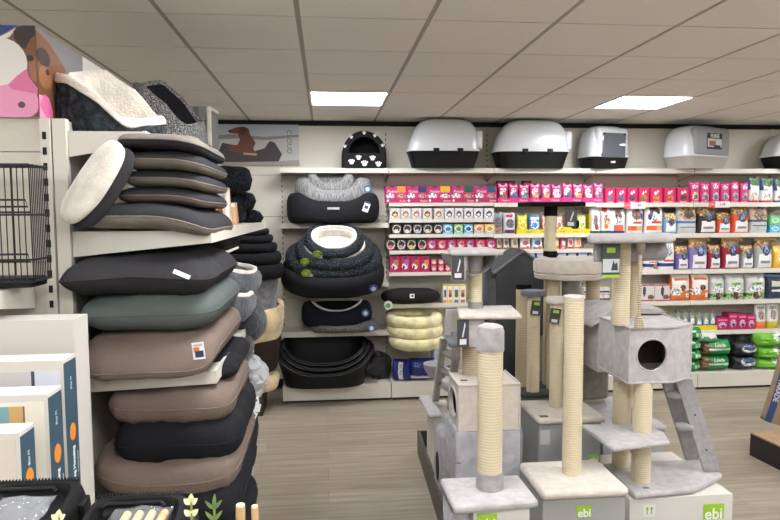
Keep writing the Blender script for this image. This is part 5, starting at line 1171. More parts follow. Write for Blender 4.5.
# -- right-hand tower with the hole house
zb = .41; Yf = 2.86
p = [at(602.7, 463, Z=zb), at(635, 494, Z=zb), at(694, 488, Z=zb), at(722.6, 474, Z=zb), at(710, 458, Z=zb)]
bx0, bx1 = at(630, 500, Y=2.86).x, at(733, 492, Y=2.86).x
t = crate('white cat tree box with a green logo under the hole house tower', bx0, bx1, 2.86, 3.42, DZ, zb - .035, CARD, None, (.105, .165, .245), [('MAGNUS FIX', .032, -.035, .165, P(140, 180, 60)), ('cat tree', .022, -.035, .205, P(140, 180, 60))])
mb = MB().box(-.03, .03, -.001, 0, -.03, .03, 0)
for sx in (-.011, .011): mb.box(sx - .003, sx + .003, -.0018, 0, -.016, .016, 1).prism([(sx - .009, .008), (sx + .009, .008), (sx, .022)], -.0018, 0, 1, 'Y')
part('this_way_up_mark', mb, [P(214, 216, 204), P(146, 180, 80)], t, False, (-.165, -.0008, .265))
C = at(640, 479, Z=zb)
t3 = T('light grey cat tower with a hole house, ladder and hanging rope', C.x, 3.05, zb - .033)
t3.board('base', [(v.x, v.y) for v in p], zb - .032, zb, LG, .012)
t3.put('stitched_label', MB().box(at(644, 489, Z=zb).x, at(650, 489, Z=zb).x, Yf + .03, Yf + .045, zb, zb + .002), P(90, 84, 80), False)
hz0, hz1 = Z_(383, 2.95, 640), Z_(328, 2.95, 640)
hx0, hx1, hxc = X_(629.5, 2.95, 355), X_(690.5, 3.03, 355), X_(674, 2.95, 355)
# house with a cut corner, open round hole in the front
plan = [(hx0, 2.95), (hxc, 2.95), (hx1, 3.03), (hx1, 3.30), (hx0, 3.30)]
mb = MB(); cxh, czh, rh = X_(652, 2.95, 355), Z_(355, 2.95, 652), 17.2 * 2.95 / 641
N = 32; circ = [(cxh + rh * math.cos(2 * PI * i / N + PI / 4), czh + rh * math.sin(2 * PI * i / N + PI / 4)) for i in range(N)]
def sq(i):
    a = 2 * PI * i / N + PI / 4; c_, s_ = math.cos(a), math.sin(a); k = max(abs(c_), abs(s_)); u, v = c_ / k, s_ / k
    return ((hx0 + hxc) / 2 + u * (hxc - hx0) / 2, (hz0 + hz1) / 2 + v * (hz1 - hz0) / 2)
for i in range(N):
    j = (i + 1) % N; a, b, c, d = sq(i), sq(j), circ[j], circ[i]
    mb.quad((a[0], 2.95, a[1]), (b[0], 2.95, b[1]), (c[0], 2.95, c[1]), (d[0], 2.95, d[1]), 0)
    mb.quad((d[0], 2.95, d[1]), (c[0], 2.95, c[1]), (c[0], 2.968, c[1]), (d[0], 2.968, d[1]), 0)
    mb.quad((a[0], 2.968, a[1]), (b[0], 2.968, b[1]), (c[0], 2.968, c[1]), (d[0], 2.968, d[1]), 1)
for a, b in zip(plan[1:], plan[2:] + plan[:1]):
    mb.quad((a[0], a[1], hz0), (b[0], b[1], hz0), (b[0], b[1], hz1), (a[0], a[1], hz1), 0)
def inset(pl, d):
    c = (sum(q_[0] for q_ in pl) / len(pl), sum(q_[1] for q_ in pl) / len(pl)); return [(c[0] + (q_[0] - c[0]) * (1 - d), c[1] + (q_[1] - c[1]) * (1 - d)) for q_ in pl]
ip = inset(plan, .09)
for a, b in zip(ip[1:], ip[2:] + ip[:1]): mb.quad((a[0], a[1], hz0 + .015), (b[0], b[1], hz0 + .015), (b[0], b[1], hz1 - .015), (a[0], a[1], hz1 - .015), 1)
mb.poly([(a[0], a[1], hz0) for a in plan], 0); mb.poly([(a[0], a[1], hz0 + .015) for a in ip], 0); mb.poly([(a[0], a[1], hz1) for a in plan], 0); mb.poly([(a[0], a[1], hz1 - .015) for a in ip], 1)
house = t3.put('hole_house', mb, [LG, P(112, 96, 80)], False)
t3.put('seam_edge', MB().tube([(hx0 - .002, 2.948, hz0), (hx0 - .002, 2.948, hz1), (hxc, 2.948, hz1), (hx1, 3.03, hz1), (hx1, 3.3, hz1)], .006, 8).tube([(hx0 - .002, 2.948, hz1), (hx0 - .002, 3.3, hz1)], .006, 8).tube([(hx0 - .002, 3.3, hz0), (hx0 - .002, 2.948, hz0), (hxc, 2.948, hz0), (hx1, 3.03, hz0), (hx1, 3.03, hz1)], .006, 8), LG, True, house)
t3.put('entrance_ring', MB().tube([(c[0], 2.949, c[1]) for c in circ], .005, 6, closed=True), LG, True, house)
r = .052
cL, cR = at(640.5, 480, Z=zb), at(620.5, 465, Z=zb); xL, xR = cL.x, cR.x
stz = Z_(437, 2.95, 625)
t3.post(xL, cL.y, zb, stz - .012, .046); t3.post(xL, cL.y, stz + .013, hz0, .046); t3.post(xR, cR.y, zb, hz0, .046)
bp = [at(*q_, Z=stz + .012) for q_ in ((613, 448), (670, 441), (664, 431), (640, 423), (580, 424))]
t3.board('step', [(v.x, v.y) for v in bp], stz - .012, stz + .012, LG, .011)
tz = Z_(243, 2.95, 630) - .0
xt = X_(621, 3.06, 280)
t3.post(xt, 3.06, hz1, tz, .044); t3.post(X_(632, 3.26, 280), 3.258, hz1, tz, .036, SISAL2)
tx0, tx1 = X_(588, 2.98, 240), X_(676, 2.98, 240)
t3.board('top_perch', [(X_(592, 2.91, 240), 2.91), (X_(666, 2.91, 240), 2.91), (X_(676, 2.99, 240), 2.99), (X_(673, 3.22, 240), 3.22), (X_(664, 3.32, 240), 3.32), (X_(594, 3.32, 240), 3.32), (X_(587, 3.2, 240), 3.2), (X_(587, 2.97, 240), 2.97)], tz, tz + .036, LG, .015)
# hammock tube slung under the perch
hx = X_(662, 3.16, 255)
t3.put('hammock', MB().surf(lambda u, v: (X_(598, 3.16, 255) + (hx - X_(598, 3.16, 255)) * v, 3.162 + .056 * math.cos(2 * PI * u), tz - .055 + .05 * math.sin(2 * PI * u)), 32, 6, True, False).wob(.004, 14, 2), MG)
t3.put('hammock_strap', MB().rbox(X_(595, 2.99, 260), X_(603, 2.99, 260), 2.99, 3.012, Z_(262, 2.99, 600), tz - .001, .004), MG)
c = at(611, 260, Y=2.965)
card = MB().box(-.045, .045, -.002, .002, -.085, .085, 0).box(-.042, .042, -.003, 0, -.06, .005, 1).box(-.022, .020, -.0032, 0, .035, .06, 2).box(-.045, .045, -.003, 0, -.085, -.072, 2).prism([(0, -.05), (.034, -.05), (.03, -.01), (.018, -.02), (.012, 0), (.006, -.02)], -.0036, 0, 3, 'Y')
part('tag_card', card, [P(64, 66, 66), P(186, 186, 186), GREEN, P(56, 56, 58)], t3.t, False, c - t3.o)
xr = X_(639.5, 2.94, 280)
t3.put('rope', MB().tube([(xr + .002 * math.sin(k), 2.935 + .002 * math.cos(k), tz - .002 - (tz - Z_(318, 2.94, 640)) * k / 24) for k in range(25)], .0085, 8), mat('rope', (198, 184, 158), .95, 'sisal', rgb2=(160, 144, 116)))
t3.put('rope_cap', MB().lathe([(.012, tz - .055), (.020, tz - .03), (.022, tz - .001)], 16, (xr, 2.935)), P(122, 108, 92))
mb = MB()
for k in range(14): a = 2 * PI * k / 14; mb.tube([(xr, 2.935, Z_(312, 2.94, 640)), (xr + .014 * math.cos(a), 2.935 + .014 * math.sin(a), Z_(319, 2.94, 640)), (xr + .022 * math.cos(a), 2.935 + .022 * math.sin(a), hz1 + .001 if hz1 < Z_(320, 2.94, 640) else hz1 + .004)], .003, 5)
t3.put('rope_tassel', mb, mat('rope', (198, 184, 158)))
# ladder of two stringers and plush rungs
la, lb = [at(664, 378, Y=3.08), at(691, 371, Y=3.08)], [at(690, 462, Z=zb + .004), at(714, 474, Z=zb + .004)]
for k, (a0, a1) in enumerate((((661, 380), (687, 460)), ((676, 384), (705, 472)))):
    top = at(a0[0], a0[1], Y=3.04 - .01 * k); bot = at(a1[0], a1[1], Z=zb + .004); w = .068 if k == 0 else .085; dp = .022
    mb = MB().prism([(top.x, top.z + .02), (bot.x, bot.z), (bot.x + w, bot.z), (top.x + w, top.z + .02)], 0, dp, 0, 'Y')
    mb.v = [(v[0], v[1] + (top.y + (bot.y - top.y) * (top.z + .02 - v[2]) / (top.z + .02 - bot.z)), v[2]) for v in mb.v]
    st = t3.put('ladder_stringer', mb, MG, True)
    for f in (.35, .75):
        x, z_ = top.x + (bot.x - top.x) * f + w * .55, top.z + (bot.z - top.z) * f; yy = top.y + (bot.y - top.y) * f
        if k: t3.put('screw', MB().lathe([(.005, 0), (.004, .002)], 10).xf(Matrix.Translation((x, yy - .0015, z_)) @ Matrix.Rotation(PI / 2, 4, 'X')), BLACK, True, st)
for (px, py, Y) in ((683, 400, 3.0), (692, 432, 2.99)):
    c = at(px, py, Y=Y); t3.put('rung', MB().tube([c + Vector((-.045, .075, .01)), c + Vector((-.01, .06, .006)), c + Vector((.035, .05, 0))], [.016, .024, .016], 12), MG)

# -- second tower behind it with the eaved house
YB2 = 3.62
hA = at(596, 322, Y=YB2)
t4 = T('light grey cat tower with an eaved roof house behind the hole house tower', hA.x + .2, YB2 + .1, .45)
x0, x1 = X_(598, YB2, 340), X_(664, YB2, 340); ze = Z_(323, YB2, 598); zr = Z_(307.5, YB2, 625)
t4.put('house', MB().rbox(x0, x1, YB2, YB2 + .30, ze - .30, ze + .01, .008), LG)
e = .07
t4.put('roof', MB().rprism([(0, 0), (1, 0), (1, 1), (0, 1)], 0, .001, .0002, 1) if False else MB().prism([(x0 - e, ze - .012), (x0 - e + .01, ze + .008), (x0 + .06, zr), (x1 - .06, zr), (x1 + e * .6, ze + .006), (x1 + e * .6, ze - .012), (x1 - .05, zr - .03), (x0 + .06, zr - .03)], YB2 - .06, YB2 + .34, 0, 'Y'), LG, True)
lx0, lx1 = X_(546, 4.02, 370), X_(612, 4.02, 370); lz0, lz1 = Z_(402, 4.02, 580), Z_(338, 4.02, 580)
t4.put('lower_house', MB().rbox(lx0, lx1, 4.045, 4.185, lz0, lz1, .03, 3), mat('plush_warm_grey', (150, 145, 138), .95, 'plush', 140, .3, var=.06))
t4.board('base', rect(lx0 + .19, lx1 + .14, 3.56, 4.19), .45, .478, LG)
t4.put('pedestal', MB().rbox(X_(583, 4.06, 410), X_(605, 4.06, 410), 4.06, 4.17, .478, lz0, .006), BE)
t4.post(X_(592.5, 4.11, 300), 4.11, lz1 - .001, Z_(278, 4.15, 592), .046, SISAL2)
t4.post(X_(652, YB2, 420), YB2 + .12, .478, ze - .30, .046, SISAL2)
t4.post(X_(639, YB2, 420), YB2 + .2, .478, ze - .30, .03, SISAL2, foot=(MG, .12))
t4.post(X_(630, YB2, 420), YB2 + .05, .478, ze - .30, .046, SISAL2, foot=(MG, .10))
t4.put('round_bed', MB().lathe([(.02, 0), (.12, 0), (.15, .03), (.15, .07), (.13, .08), (.02, .06)], 32, (X_(592.5, 4.11, 300), 4.11)).xf(Matrix.Translation((0, 0, Z_(278, 4.15, 592)))), LG)
crate('pale box under the eaved roof tower', lx0 + .20, lx1 + .13, 3.58, 4.18, DZ, .449, CARDG)
# a dark unit behind between the towers
# -- centre post on its cushion base
zc = .53
p = [at(*q_, Z=zc) for q_ in ((542, 492), (631, 490), (599, 458), (518, 461))]
x0, x1 = (p[0].x + p[3].x) / 2, (p[1].x + p[2].x) / 2; y0, y1 = p[0].y, p[2].y
crate('grey-green cat tree box with a round-cornered green logo under the cream base', x0 + .012, x1 - .012, y0 + .02, y1 - .01, DZ, zc - .048, CARDG, [(.02, .98, (.0, .55), P(196, 196, 190))], (.07, .0, .375), None)
C = at(571.5, 473, Z=zc)
t2 = T('cream scratching post on a square cushion base at the centre front', C.x, C.y, zc - .046)
t2.board('base', rect(x0, x1, y0, y1), zc - .046, zc, CR, .02)
t2.post(C.x, C.y, zc, Z_(297, C.y, 571), .044, SISAL, cap=None)
t2.put('post_cap', MB().lathe([(.0475, Z_(298.5, C.y, 571)), (.0475, Z_(296, C.y, 571)), (.03, Z_(295, C.y, 571)), (.003, Z_(294.8, C.y, 571))], 28, (C.x, C.y)), CR)
# -- round bed on its grey neck
Yr = 3.82; C = at(569, 270, Y=Yr); zr0, zr1 = Z_(278, Yr, 569), Z_(257.5, Yr, 569); R = (X_(603, Yr) - X_(535, Yr)) / 2
t5 = T('cream cat tree with a thick round padded bed on top, behind the centre post', C.x, Yr, .45)
t5.put('round_bed', MB().lathe([(.02, zr0), (R * .90, zr0), (R * .96, zr0 + .006), (R * .985, zr0 + .03), (R * .95, zr0 + .037), (R, zr0 + .045), (R, zr1 - .03), (R * .95, zr1 - .008), (R * .8, zr1), (R * .6, zr1 - .006), (.02, zr1 - .02)], 48, (C.x, Yr), sy=.92).wob(.006, 12, 3), BE)
t5.post(X_(570.5, Yr, 300), Yr, .478, Z_(294, Yr, 570), .05, MG, 'neck'); t5.put('neck_sleeve', MB().lathe([(.05, Z_(330, Yr, 570)), (.052, zr0)], 28, (X_(570.5, Yr, 285), Yr)), MG)
t5.post(X_(551, Yr, 300) + .008, Yr - .02, .478, zr0, .038, SISAL2); t5.board('base', rect(1.345, 1.60, 3.66, 3.875), .45, .478, BE)
crate('low pale box under the round bed cat tree', 1.355, 1.59, 3.67, 3.87, DZ, .449, CARDG)
# -- black-topped post
Yk = 3.95; zk = Z_(206.5, Yk, 552); C = at(550.5, 230, Y=Yk)
t6 = T('scratching post with a flat black top platform and hanging black toy', C.x, Yk, .62)
BP = mat('plush_black', (18, 18, 19), .95, 'fabric', 120, .2)
t6.board('top_platform', rect(X_(525, Yk), X_(579, Yk), Yk - .10, Yk + .18), zk, zk + .028, BP, .008)
z0_, z1_ = Z_(254, Yk, 550), Z_(216, Yk, 550)
t6.post(C.x, Yk, z0_, z1_, .038); t6.put('upper_band', MB().lathe([(.041, z1_), (.041, zk)], 28, (C.x, Yk)), BP); t6.put('lower_band', MB().lathe([(.043, z0_ - .02), (.043, z0_ + .02)], 28, (C.x, Yk)), BP)
t6.post(C.x, Yk, .648, z0_ - .02, .038, SISAL2)
t6.post(X_(522, Yk, 330), Yk - .02, .648, Z_(285.5, Yk, 522), .046, SISAL2); t6.put('post_cap', MB().lathe([(.048, Z_(288.5, Yk, 522)), (.048, Z_(284, Yk, 522)), (.003, Z_(283.5, Yk, 522))], 28, (X_(522, Yk, 330), Yk - .02)), BP)
t6.board('base', rect(X_(508, Yk, 380), 1.48, 3.885, 4.03), .62, .648, FELT)
c = at(574.5, 224, Y=Yk - .06); t6.put('toy_string', MB().tube([(c.x, c.y, c.z), (c.x, c.y, zk)], .002, 6), BLACK)
mb = MB(); bm = bmesh.new(); bmesh.ops.create_uvsphere(bm, u_segments=20, v_segments=12, radius=.031); mb.bm_in(bm, 0, Matrix.Translation(c)); t6.put('toy_ball', mb.wob(.004, 60, 1), BP)
carded(t6, at(571, 218, Y=Yk - .09), .075, .115, .05)
crate('dark grey-blue box under the black-topped post', X_(508, Yk, 400) + .005, 1.475, 3.89, 4.025, DZ, .619, P(112, 114, 116))
# -- two short posts with round tops
Yp = 3.62
for (px0, px1, ptop, tx0_, tx1_, tm, z0y, tagp, lab, Yq, bm_, bpts) in (
        (527, 539.5, 296, 521, 546.5, DG, 391, (536, 308), 'scratching post with a small round grey top and dark grey base', 3.69, FELT, None),
        (550, 563, 303, 545, 568, CR, 406, (555, 316), 'scratching post with a small round cream top on a cream board', 3.50, BE, ((537, 420), (604, 416), (580, 398), (519, 400)))):
    zb_ = Z_(z0y, Yq, (px0 + px1) / 2); C = at((px0 + px1) / 2, 350, Y=Yq); zt_ = Z_(ptop, Yq, px0); r_ = (X_(px1, Yq) - X_(px0, Yq)) / 2
    tt = T(lab, C.x, Yq, zb_ - .03)
    tt.post(C.x, Yq, zb_, zt_, r_)
    Rt = (X_(tx1_, Yq) - X_(tx0_, Yq)) / 2; xc = (X_(tx1_, Yq) + X_(tx0_, Yq)) / 2 if tm is DG else C.x + .004
    tt.put('round_top', MB().lathe([(.004, zt_), (Rt * .9, zt_), (Rt, zt_ + .010), (Rt, zt_ + .024), (Rt * .9, zt_ + .034), (.004, zt_ + .036)], 32, (xc, Yq), sy=.9), tm)
    cc = at(tagp[0], tagp[1], Y=Yq - r_ - .012); carded(tt, cc, .06, .085, .15, green=True)
    tt.put('tag_string', MB().tube([(cc.x, cc.y, cc.z + .04), (cc.x, cc.y, zt_ + .006)], .0012, 5), WHITE)
    if bpts:
        q4 = [at(*b_, Z=zb_) for b_ in bpts]; bX0, bX1, bY0, bY1 = (q4[0].x + q4[3].x) / 2, (q4[1].x + q4[2].x) / 2, q4[0].y, q4[2].y
    else: bX0, bX1, bY0, bY1 = X_(519, Yq, 390), X_(551, Yq, 390), Yq - .044, Yq + .06
    tt.board('base', rect(bX0, bX1, bY0, bY1), zb_ - .03, zb_, bm_)
    if bpts:
        tt.put('stitched_label', MB().box(X_(540, bY0 + .05, 415), X_(548, bY0 + .05, 415), bY0 + .04, bY0 + .07, zb_, zb_ + .002), P(90, 84, 80), False)
        t = crate('grey printed box with a blue foot under the cream-topped short post', bX0 + .01, bX1 - .02, bY0 + .02, bY1, DZ, zb_ - .031, P(150, 150, 148), [(0, 1, (.42, .60), P(70, 104, 124)), (.03, .18, (.80, .94), P(186, 186, 184))], None, None)
        ebi(t, .055, ((bX1 - bX0) * .36, -.002, (zb_ - .031 - DZ) * .64))
    else: crate('narrow dark box under the grey-topped short post', bX0 + .004, bX1 - .004, bY0, bY1, DZ, zb_ - .031, P(90, 90, 92))

# -- dark felt pet house
Yh = 4.22
apx = at(523.5, 252, Y=Yh); xl, xr_ = X_(496, Yh, 300), X_(553, Yh, 300); ze = Z_(270, Yh, 523); zf0 = .42
t = thing('felt_house', 'dark grey felt pet house with a gabled roof among the cat trees', 'pet house', ((xl + xr_) / 2, Yh, zf0 - .0), group=None)
xm, hw = apx.x - (xl + xr_) / 2, (xr_ - xl) / 2
zr_ = apx.z - zf0; ze_ = ze - zf0; D = .30
mb = MB().prism([(-hw, 0), (hw, 0), (hw, ze_ - .02), (xm, zr_), (-hw, ze_)], 0, D, 0, 'Y'); part('body', mb, FELT, t, False)
part('roof_edge', MB().tube([(-hw - .02, -.008, ze_ - .02), (xm, -.008, zr_ + .006), (hw + .015, -.008, ze_ - .035)], .011, 8), P(104, 105, 106), t)
part('roof_sheet', MB().prism([(-hw - .025, ze_ - .03), (xm, zr_), (hw + .02, ze_ - .05), (hw + .02, ze_ - .035), (xm, zr_ + .016), (-hw - .025, ze_ - .012)], -.004, D + .02, 0, 'Y'), FELT, t, False)
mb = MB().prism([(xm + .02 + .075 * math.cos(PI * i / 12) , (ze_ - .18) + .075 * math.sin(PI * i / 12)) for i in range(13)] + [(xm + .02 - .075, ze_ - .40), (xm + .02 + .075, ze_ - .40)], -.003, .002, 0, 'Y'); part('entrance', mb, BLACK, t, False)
crate('dark box lifting the felt pet house off the platform', xl + .01, xr_ - .01, Yh + .01, Yh + .29, DZ, zf0 - .001, P(86, 86, 88))

# -- left tower: ladder, beige cube, slab and upper perch
Yl = 3.15
t7z = .40
A = at(455, 400, Y=Yl)
t7 = T('tall grey and beige cat tower with cube house and side ladder, left of the centre', A.x + .2, Yl, t7z)
cx0, cx1 = X_(459, 3.0, 400), X_(519.5, 3.0, 400); cz0, cz1 = Z_(431, 3.0, 480), Z_(385, 3.0, 480)
# beige cube with an arched opening in its left side
mb = MB(); ya, yb_ = 3.0, 3.26; N = 24; oc, ozc = (ya + yb_) / 2 + .0, (cz0 + cz1) / 2 - .005
def lo(i):
    a = 2 * PI * i / N + PI / 4; c_, s_ = math.cos(a), math.sin(a); k = max(abs(c_), abs(s_)); return (oc + (c_ / k) * (yb_ - ya) / 2, (cz0 + cz1) / 2 + (s_ / k) * (cz1 - cz0) / 2), (oc + .095 * c_, ozc + .075 * s_)
for i in range(N):
    (a, d), (b, c) = lo(i), lo(i + 1)
    mb.quad((cx0, a[0], a[1]), (cx0, b[0], b[1]), (cx0, c[0], c[1]), (cx0, d[0], d[1]), 0); mb.quad((cx0, d[0], d[1]), (cx0, c[0], c[1]), (cx0 + .015, c[0], c[1]), (cx0 + .015, d[0], d[1]), 0)
for (f, X) in ((0, cx1),): mb.quad((X, ya, cz0), (X, yb_, cz0), (X, yb_, cz1), (X, ya, cz1), 0)
mb.quad((cx0, ya, cz0), (cx1, ya, cz0), (cx1, ya, cz1), (cx0, ya, cz1), 0); mb.quad((cx0, yb_, cz0), (cx1, yb_, cz0), (cx1, yb_, cz1), (cx0, yb_, cz1), 0)
mb.quad((cx0, ya, cz1), (cx1, ya, cz1), (cx1, yb_, cz1), (cx0, yb_, cz1), 0); mb.quad((cx0, ya, cz0), (cx1, ya, cz0), (cx1, yb_, cz0), (cx0, yb_, cz0), 0)
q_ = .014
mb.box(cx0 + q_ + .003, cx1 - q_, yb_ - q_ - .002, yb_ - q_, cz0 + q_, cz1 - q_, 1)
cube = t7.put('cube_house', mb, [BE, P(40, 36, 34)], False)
t7.put('seam_edge', MB().tube([(cx0, ya, cz0), (cx0, ya, cz1), (cx1, ya, cz1), (cx1, ya, cz0)], .006, 8).tube([(cx0, ya, cz1), (cx0, yb_, cz1)], .006, 8).tube([(cx1, ya, cz1), (cx1, yb_, cz1)], .006, 8), BE, True, cube)
t7.put('entrance_ring', MB().tube([(cx0 - .001, lo(i)[1][0], lo(i)[1][1]) for i in range(N)], .006, 6, closed=True), LG, True, cube)
t7.put('stitched_label', MB().box(X_(460, 3.1, 376), X_(467, 3.1, 376), 3.08, 3.1, cz1, cz1 + .003), P(70, 64, 60), False, cube)
# lower grey cube wrapped in film
gx0, gx1 = cx0 - .015, cx1 + .006; gz0 = .40
t7.put('lower_cube', MB().rbox(gx0, gx1, ya - .005, yb_ + .01, gz0, cz0 - .002, .010), mat('plush_lilac', (156, 152, 156), .95, 'plush', 120, .3, var=.1))
mbw = MB().surf(lambda u, v: (gx0 - .006 + (gx1 - gx0 + .012) * u, ya - .014, gz0 + (cz0 - gz0) * v), 30, 20).surf(lambda u, v: (gx0 - .010, ya - .014 + (yb_ - ya + .03) * u, gz0 + (cz0 - gz0) * v), 30, 20)
t7.put('wrapping_film', mbw.wob(.008, 18, 5), CLEAR, False)
# upper stack
sz0 = Z_(316, 3.1, 480)
sp = [at(*q_, Z=sz0 + .02) for q_ in ((449, 317.5), (522, 321), (507, 309), (442, 307))]
t7.post(X_(472, 3.2, 340), 3.22, cz1, sz0, .045, SISAL2)
t7.board('slab', [(X_(459, 3.02, 320), 3.02), (X_(522, 2.99, 320), 2.99), (X_(512, 3.3, 310), 3.30), (X_(457, 3.32, 310), 3.32)], sz0 - .004, sz0 + .022, CR, .011)
t7.put('cloth_drape', MB().rbox(X_(468, 3.05, 335), X_(484, 3.05, 335), 3.04, 3.06, Z_(347, 3.05, 475), sz0 - .005, .008).wob(.003, 20, 2), LG)
carded(t7, at(463, 333, Y=3.03), .058, .135, .0)
t7.post(X_(475.5, 3.22, 280), 3.22, sz0 + .022, Z_(257, 3.22, 475), .034, SISAL, foot=(MG, .035))
pz = Z_(254, 3.2, 475)
pp = [(X_(450, 3.06, 255), 3.06), (X_(504, 3.06, 255), 3.06), (X_(488, 3.38, 255), 3.38), (X_(447.5, 3.38, 255), 3.38)]
t7.board('upper_perch', pp, pz, pz + .026, LG, .011)
t7.put('post_collar', MB().lathe([(.038, pz - .08), (.041, pz - .001)], 28, (X_(475.5, 3.22, 280), 3.22)), LG)
# hammock sling under the perch
s0, s1 = X_(451, 3.1, 265), X_(497, 3.1, 265)
t7.put('hammock', MB().surf(lambda u, v: (s0 + (s1 - s0) * u, 3.12 + .26 * v, pz - .002 - (.10 if True else 0) * math.sin(PI * u) ** .5 * (1 if u > 0 else 1)), 24, 4), MG)
t7.put('side_panel', MB().rbox(s0, s0 + .075, 3.085, 3.10, pz - .125, pz - .001, .008), LG)
carded(t7, at(458, 268, Y=3.065), .060, .115, .0)
t7.put('sling_tail', MB().surf(lambda u, v: (X_(484, 3.2, 300) + .055 * u + .01 * math.sin(6 * v), 3.30 + .02 * math.sin(PI * u), pz - .002 - .40 * v), 8, 20), DG, True)
# ladder on the left side
zt0 = Z_(338, 3.25, 455)
lp = [at(*q_, Z=zt0) for q_ in ((444, 340), (478, 340), (474, 330), (443, 331))]
t7.board('ladder_landing', [(X_(449, 3.12, 340), 3.12), (X_(479, 3.12, 340), 3.12), (X_(476, 3.42, 340), 3.42), (X_(444, 3.42, 340), 3.42)], zt0 - .022, zt0, DG, .008)
bz = Z_(402, 3.95, 440); bY0, bY1 = 3.72, 4.12
fx0, fx1 = X_(424, 3.9, 405), cx0 + .05
t7.board('ladder_foot_board', rect(fx0, fx1 + .0, bY0, bY1), bz - .03, bz, LG)
for k, (pt, pb, Y0_, Y1_) in enumerate((((446, 343), (437, 403), 3.36, 3.98), ((459, 346), (452, 409), 3.18, 3.80))):
    a = at(*pt, Y=Y0_); b = at(*pb, Y=Y1_); a.z = zt0 - .022; b.z = bz; b.x = max(b.x, fx0 + .02)
    mb = MB(); wv, dv = .030, .02
    mb.v = []
    P8 = [(a + Vector((dx, dy, 0))) for dx, dy in ((-wv, -dv), (wv * .2, -dv), (wv * .2, dv), (-wv, dv))] + [(b + Vector((dx, dy, 0))) for dx, dy in ((-wv, -dv), (wv * .2, -dv), (wv * .2, dv), (-wv, dv))]
    mb.v = [tuple(v) for v in P8]; mb.f = [(0, 1, 2, 3), (7, 6, 5, 4)] + [(i, 4 + i, 4 + (i + 1) % 4, (i + 1) % 4) for i in range(4)]; mb.m = [0] * 6
    t7.put('ladder_stringer', mb, LG, True)
    if k == 0: A0, B0 = a.copy(), b.copy()
    else:
        for f in (.18, .44, .68):
            c0, c1 = A0.lerp(B0, f), a.lerp(b, f); t7.put('rung', MB().tube([c0, c0.lerp(c1, .5), c1], [.020, .024, .020], 12), LG)
t7.put('upper_frame', MB().prism([(X_(445, 3.35, 320), zt0), (X_(450, 3.35, 320), zt0), (X_(452, 3.35, 320), Z_(313, 3.35, 448)), (X_(460, 3.35, 320), Z_(313, 3.35, 455)), (X_(460, 3.35, 320), sz0 - .003), (X_(446, 3.35, 320), sz0 - .003)], 3.33, 3.36, 0, 'Y'), LG, False)
t7.put('upper_panel', MB().rbox(X_(460, 3.38, 330), X_(485, 3.38, 330), 3.375, 3.39, zt0 + .001, sz0 - .005, .005), MG)
c = at(437, 368, Y=4.06); t7.put('round_shelf', MB().lathe([(.01, -.07), (.05, -.06), (.085, .0), (.09, .03), (.01, .035)], 28).xf(Matrix.Translation(c)), MG)
t7.post(c.x, c.y, bz - .001, c.z - .065, .02, MG, 'shelf_stem')
# under the ladder: boxes and the half-hidden igloo
crate('white upright carton under the ladder of the left tower', X_(433, 3.86, 440), X_(452, 3.86, 440), 3.80, 4.1, DZ, bz - .031, CARD, [(.2, .8, (.5, .8), P(190, 200, 160))])
gx = X_(440, 3.52, 450); gt = Z_(436, 3.5, 445) - DZ
t = thing('plush_igloo', 'wrapped grey plush igloo with a dark round hole beside the left tower', 'pet bed', (gx, 3.50, DZ))
part('body', MB().rbox(0, .075, 0, .24, .0, gt, .03, 4), MG, t)
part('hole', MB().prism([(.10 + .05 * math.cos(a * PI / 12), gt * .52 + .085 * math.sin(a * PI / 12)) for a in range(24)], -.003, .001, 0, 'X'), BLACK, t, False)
part('wrapping_film', MB().surf(lambda u, v: (-.004 + .085 * u, -.012, gt * v), 14, 24).wob(.006, 20, 3), CLEAR, t, False)
crate('plain cardboard box under the left tower', gx0 + .045, gx1, 3.02, 3.35, DZ, .399, CARDG)

# -- front left grey post on its board
zf = .70
q4 = [at(*b_, Z=zf) for b_ in ((454, 507), (541, 503), (520, 474), (445, 474))]
C = at(489.5, 487, Z=zf)
x0, x1, y0, y1 = q4[0].x, q4[1].x, q4[0].y, q4[2].y
x1 = q4[1].x
t1 = T('grey-capped scratching post on a square grey board at the front of the display', C.x, C.y, zf - .045)
t1.board('base', [(x0, y0), (x1, y0 + .02), (x1 - .005, y1), (x0 - .005, y1)], zf - .032, zf, LG, .012)
ztop = Z_(331, C.y, 489)
t1.post(C.x, C.y, zf, ztop, .0475)
t1.put('post_cap', MB().lathe([(.0515, Z_(350, C.y, 489)), (.052, ztop), (.046, ztop + .018), (.03, ztop + .026), (.003, ztop + .028)], 28, (C.x, C.y)).wob(.002, 20, 1), mat('plush_silver', (160, 156, 155), .95, 'plush', 140, .3, var=.08))
t1.put('post_foot', MB().lathe([(.053, zf), (.0515, zf + .065)], 28, (C.x, C.y)), mat('plush_silver', (160, 156, 155)))
t1.put('stitched_label', MB().box(X_(453, 2.6, 474), X_(460, 2.6, 474), 2.585, 2.60, zf, zf + .002), P(90, 84, 80), False)
t = crate('white box with a green logo under the front grey post', C.x - .09, x1 - .03, y0 + .035, y1, DZ, zf - .033, P(206, 202, 194), None, None, None)
ebi(t, .075, (-.055, -.002, zf - .033 - DZ - .045))
t = thing('wrapped_cushion', 'clear-wrapped lilac plush bed wedged under the front grey board', 'wrapped cushion', (C.x - .135, y0 + .11, DZ))
part('filling', MB().rbox(-.035, .04, -.06, .12, 0, zf - .04 - DZ, .02, 3), mat('plush_lilac', (156, 152, 156)), t); part('wrapping_film', MB().surf(lambda u, v: (-.042 + .088 * u, -.07, (zf - .04 - DZ) * v), 12, 24).wob(.009, 20, 8), CLEAR, t, False)

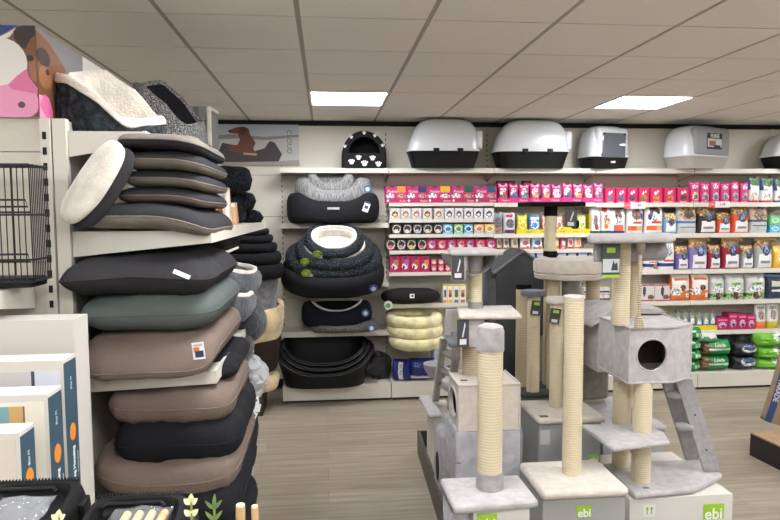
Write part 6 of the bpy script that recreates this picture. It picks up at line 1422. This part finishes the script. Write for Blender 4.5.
# ------------------------------------------------------------------ the low stand with the paper sack on the right
ph = .17
c0, c1, c2 = at(750.5, 432, Z=ph), at(781, 446, Z=ph), at(763, 419.5, Z=ph)
e1 = (c1 - c0).normalized(); e2_ = Vector((-e1.y, e1.x, 0))
if e2_.x < 0: e2_ = -e2_
q0, q1, q2_, q3 = c0, c0 + e1 * 1.3, c0 + e1 * 1.3 + e2_ * .9, c0 + e2_ * .9
pl = [(v.x, v.y) for v in (q0, q1, q2_, q3)]
area = sum(pl[i][0] * pl[(i + 1) % 4][1] - pl[(i + 1) % 4][0] * pl[i][1] for i in range(4))
if area < 0: pl = pl[::-1]
t = thing('low_stand', 'low black stand with a wooden top at the right edge', 'stand', (c0.x, c0.y, 0)); off = Matrix.Translation((-c0.x, -c0.y, 0))
part('plinth', MB().prism(pl, 0, ph - .012).xf(off), P(32, 31, 30), t, False)
part('wooden_top', MB().prism(pl, ph - .0115, ph).xf(off), mat('stand_oak', (176, 148, 116), .5, 'stripe', 12, rgb2=(158, 130, 98)), t, False)
b0 = at(788.5, 432, Z=ph)
t = thing('paper_sack', 'brown paper sack with a blue stripe on the low stand at the right edge', 'sack', (b0.x + .10, b0.y + .08, ph + .004), (0, .20, -.5))
SK = mat('kraft_paper', (150, 128, 104), .8, 'stripe', 20, rgb2=(136, 114, 92))
part('body', pack_mesh('sack', .44, .70, .16, (150, 128, 104), [(.04, .165, 0, .97, (52, 74, 122)), (.3, .9, .55, .85, (176, 158, 132))], 3), None, t)
lettering('PARADE', .045, P(206, 206, 206), t, (-.172, -.079, .25), (PI / 2, PI / 2, 0), bold=.001)

# ------------------------------------------------------------------ light and view
w = bpy.data.worlds.new('world'); SC.world = w; w.use_nodes = True
w.node_tree.nodes['Background'].inputs['Color'].default_value = (1, .97, .92, 1); w.node_tree.nodes['Background'].inputs['Strength'].default_value = 0.8
vs = SC.view_settings; vs.view_transform = 'Standard'; vs.look = 'None'; vs.exposure = -0.05; vs.gamma = 1.0; vs.use_curve_mapping = False
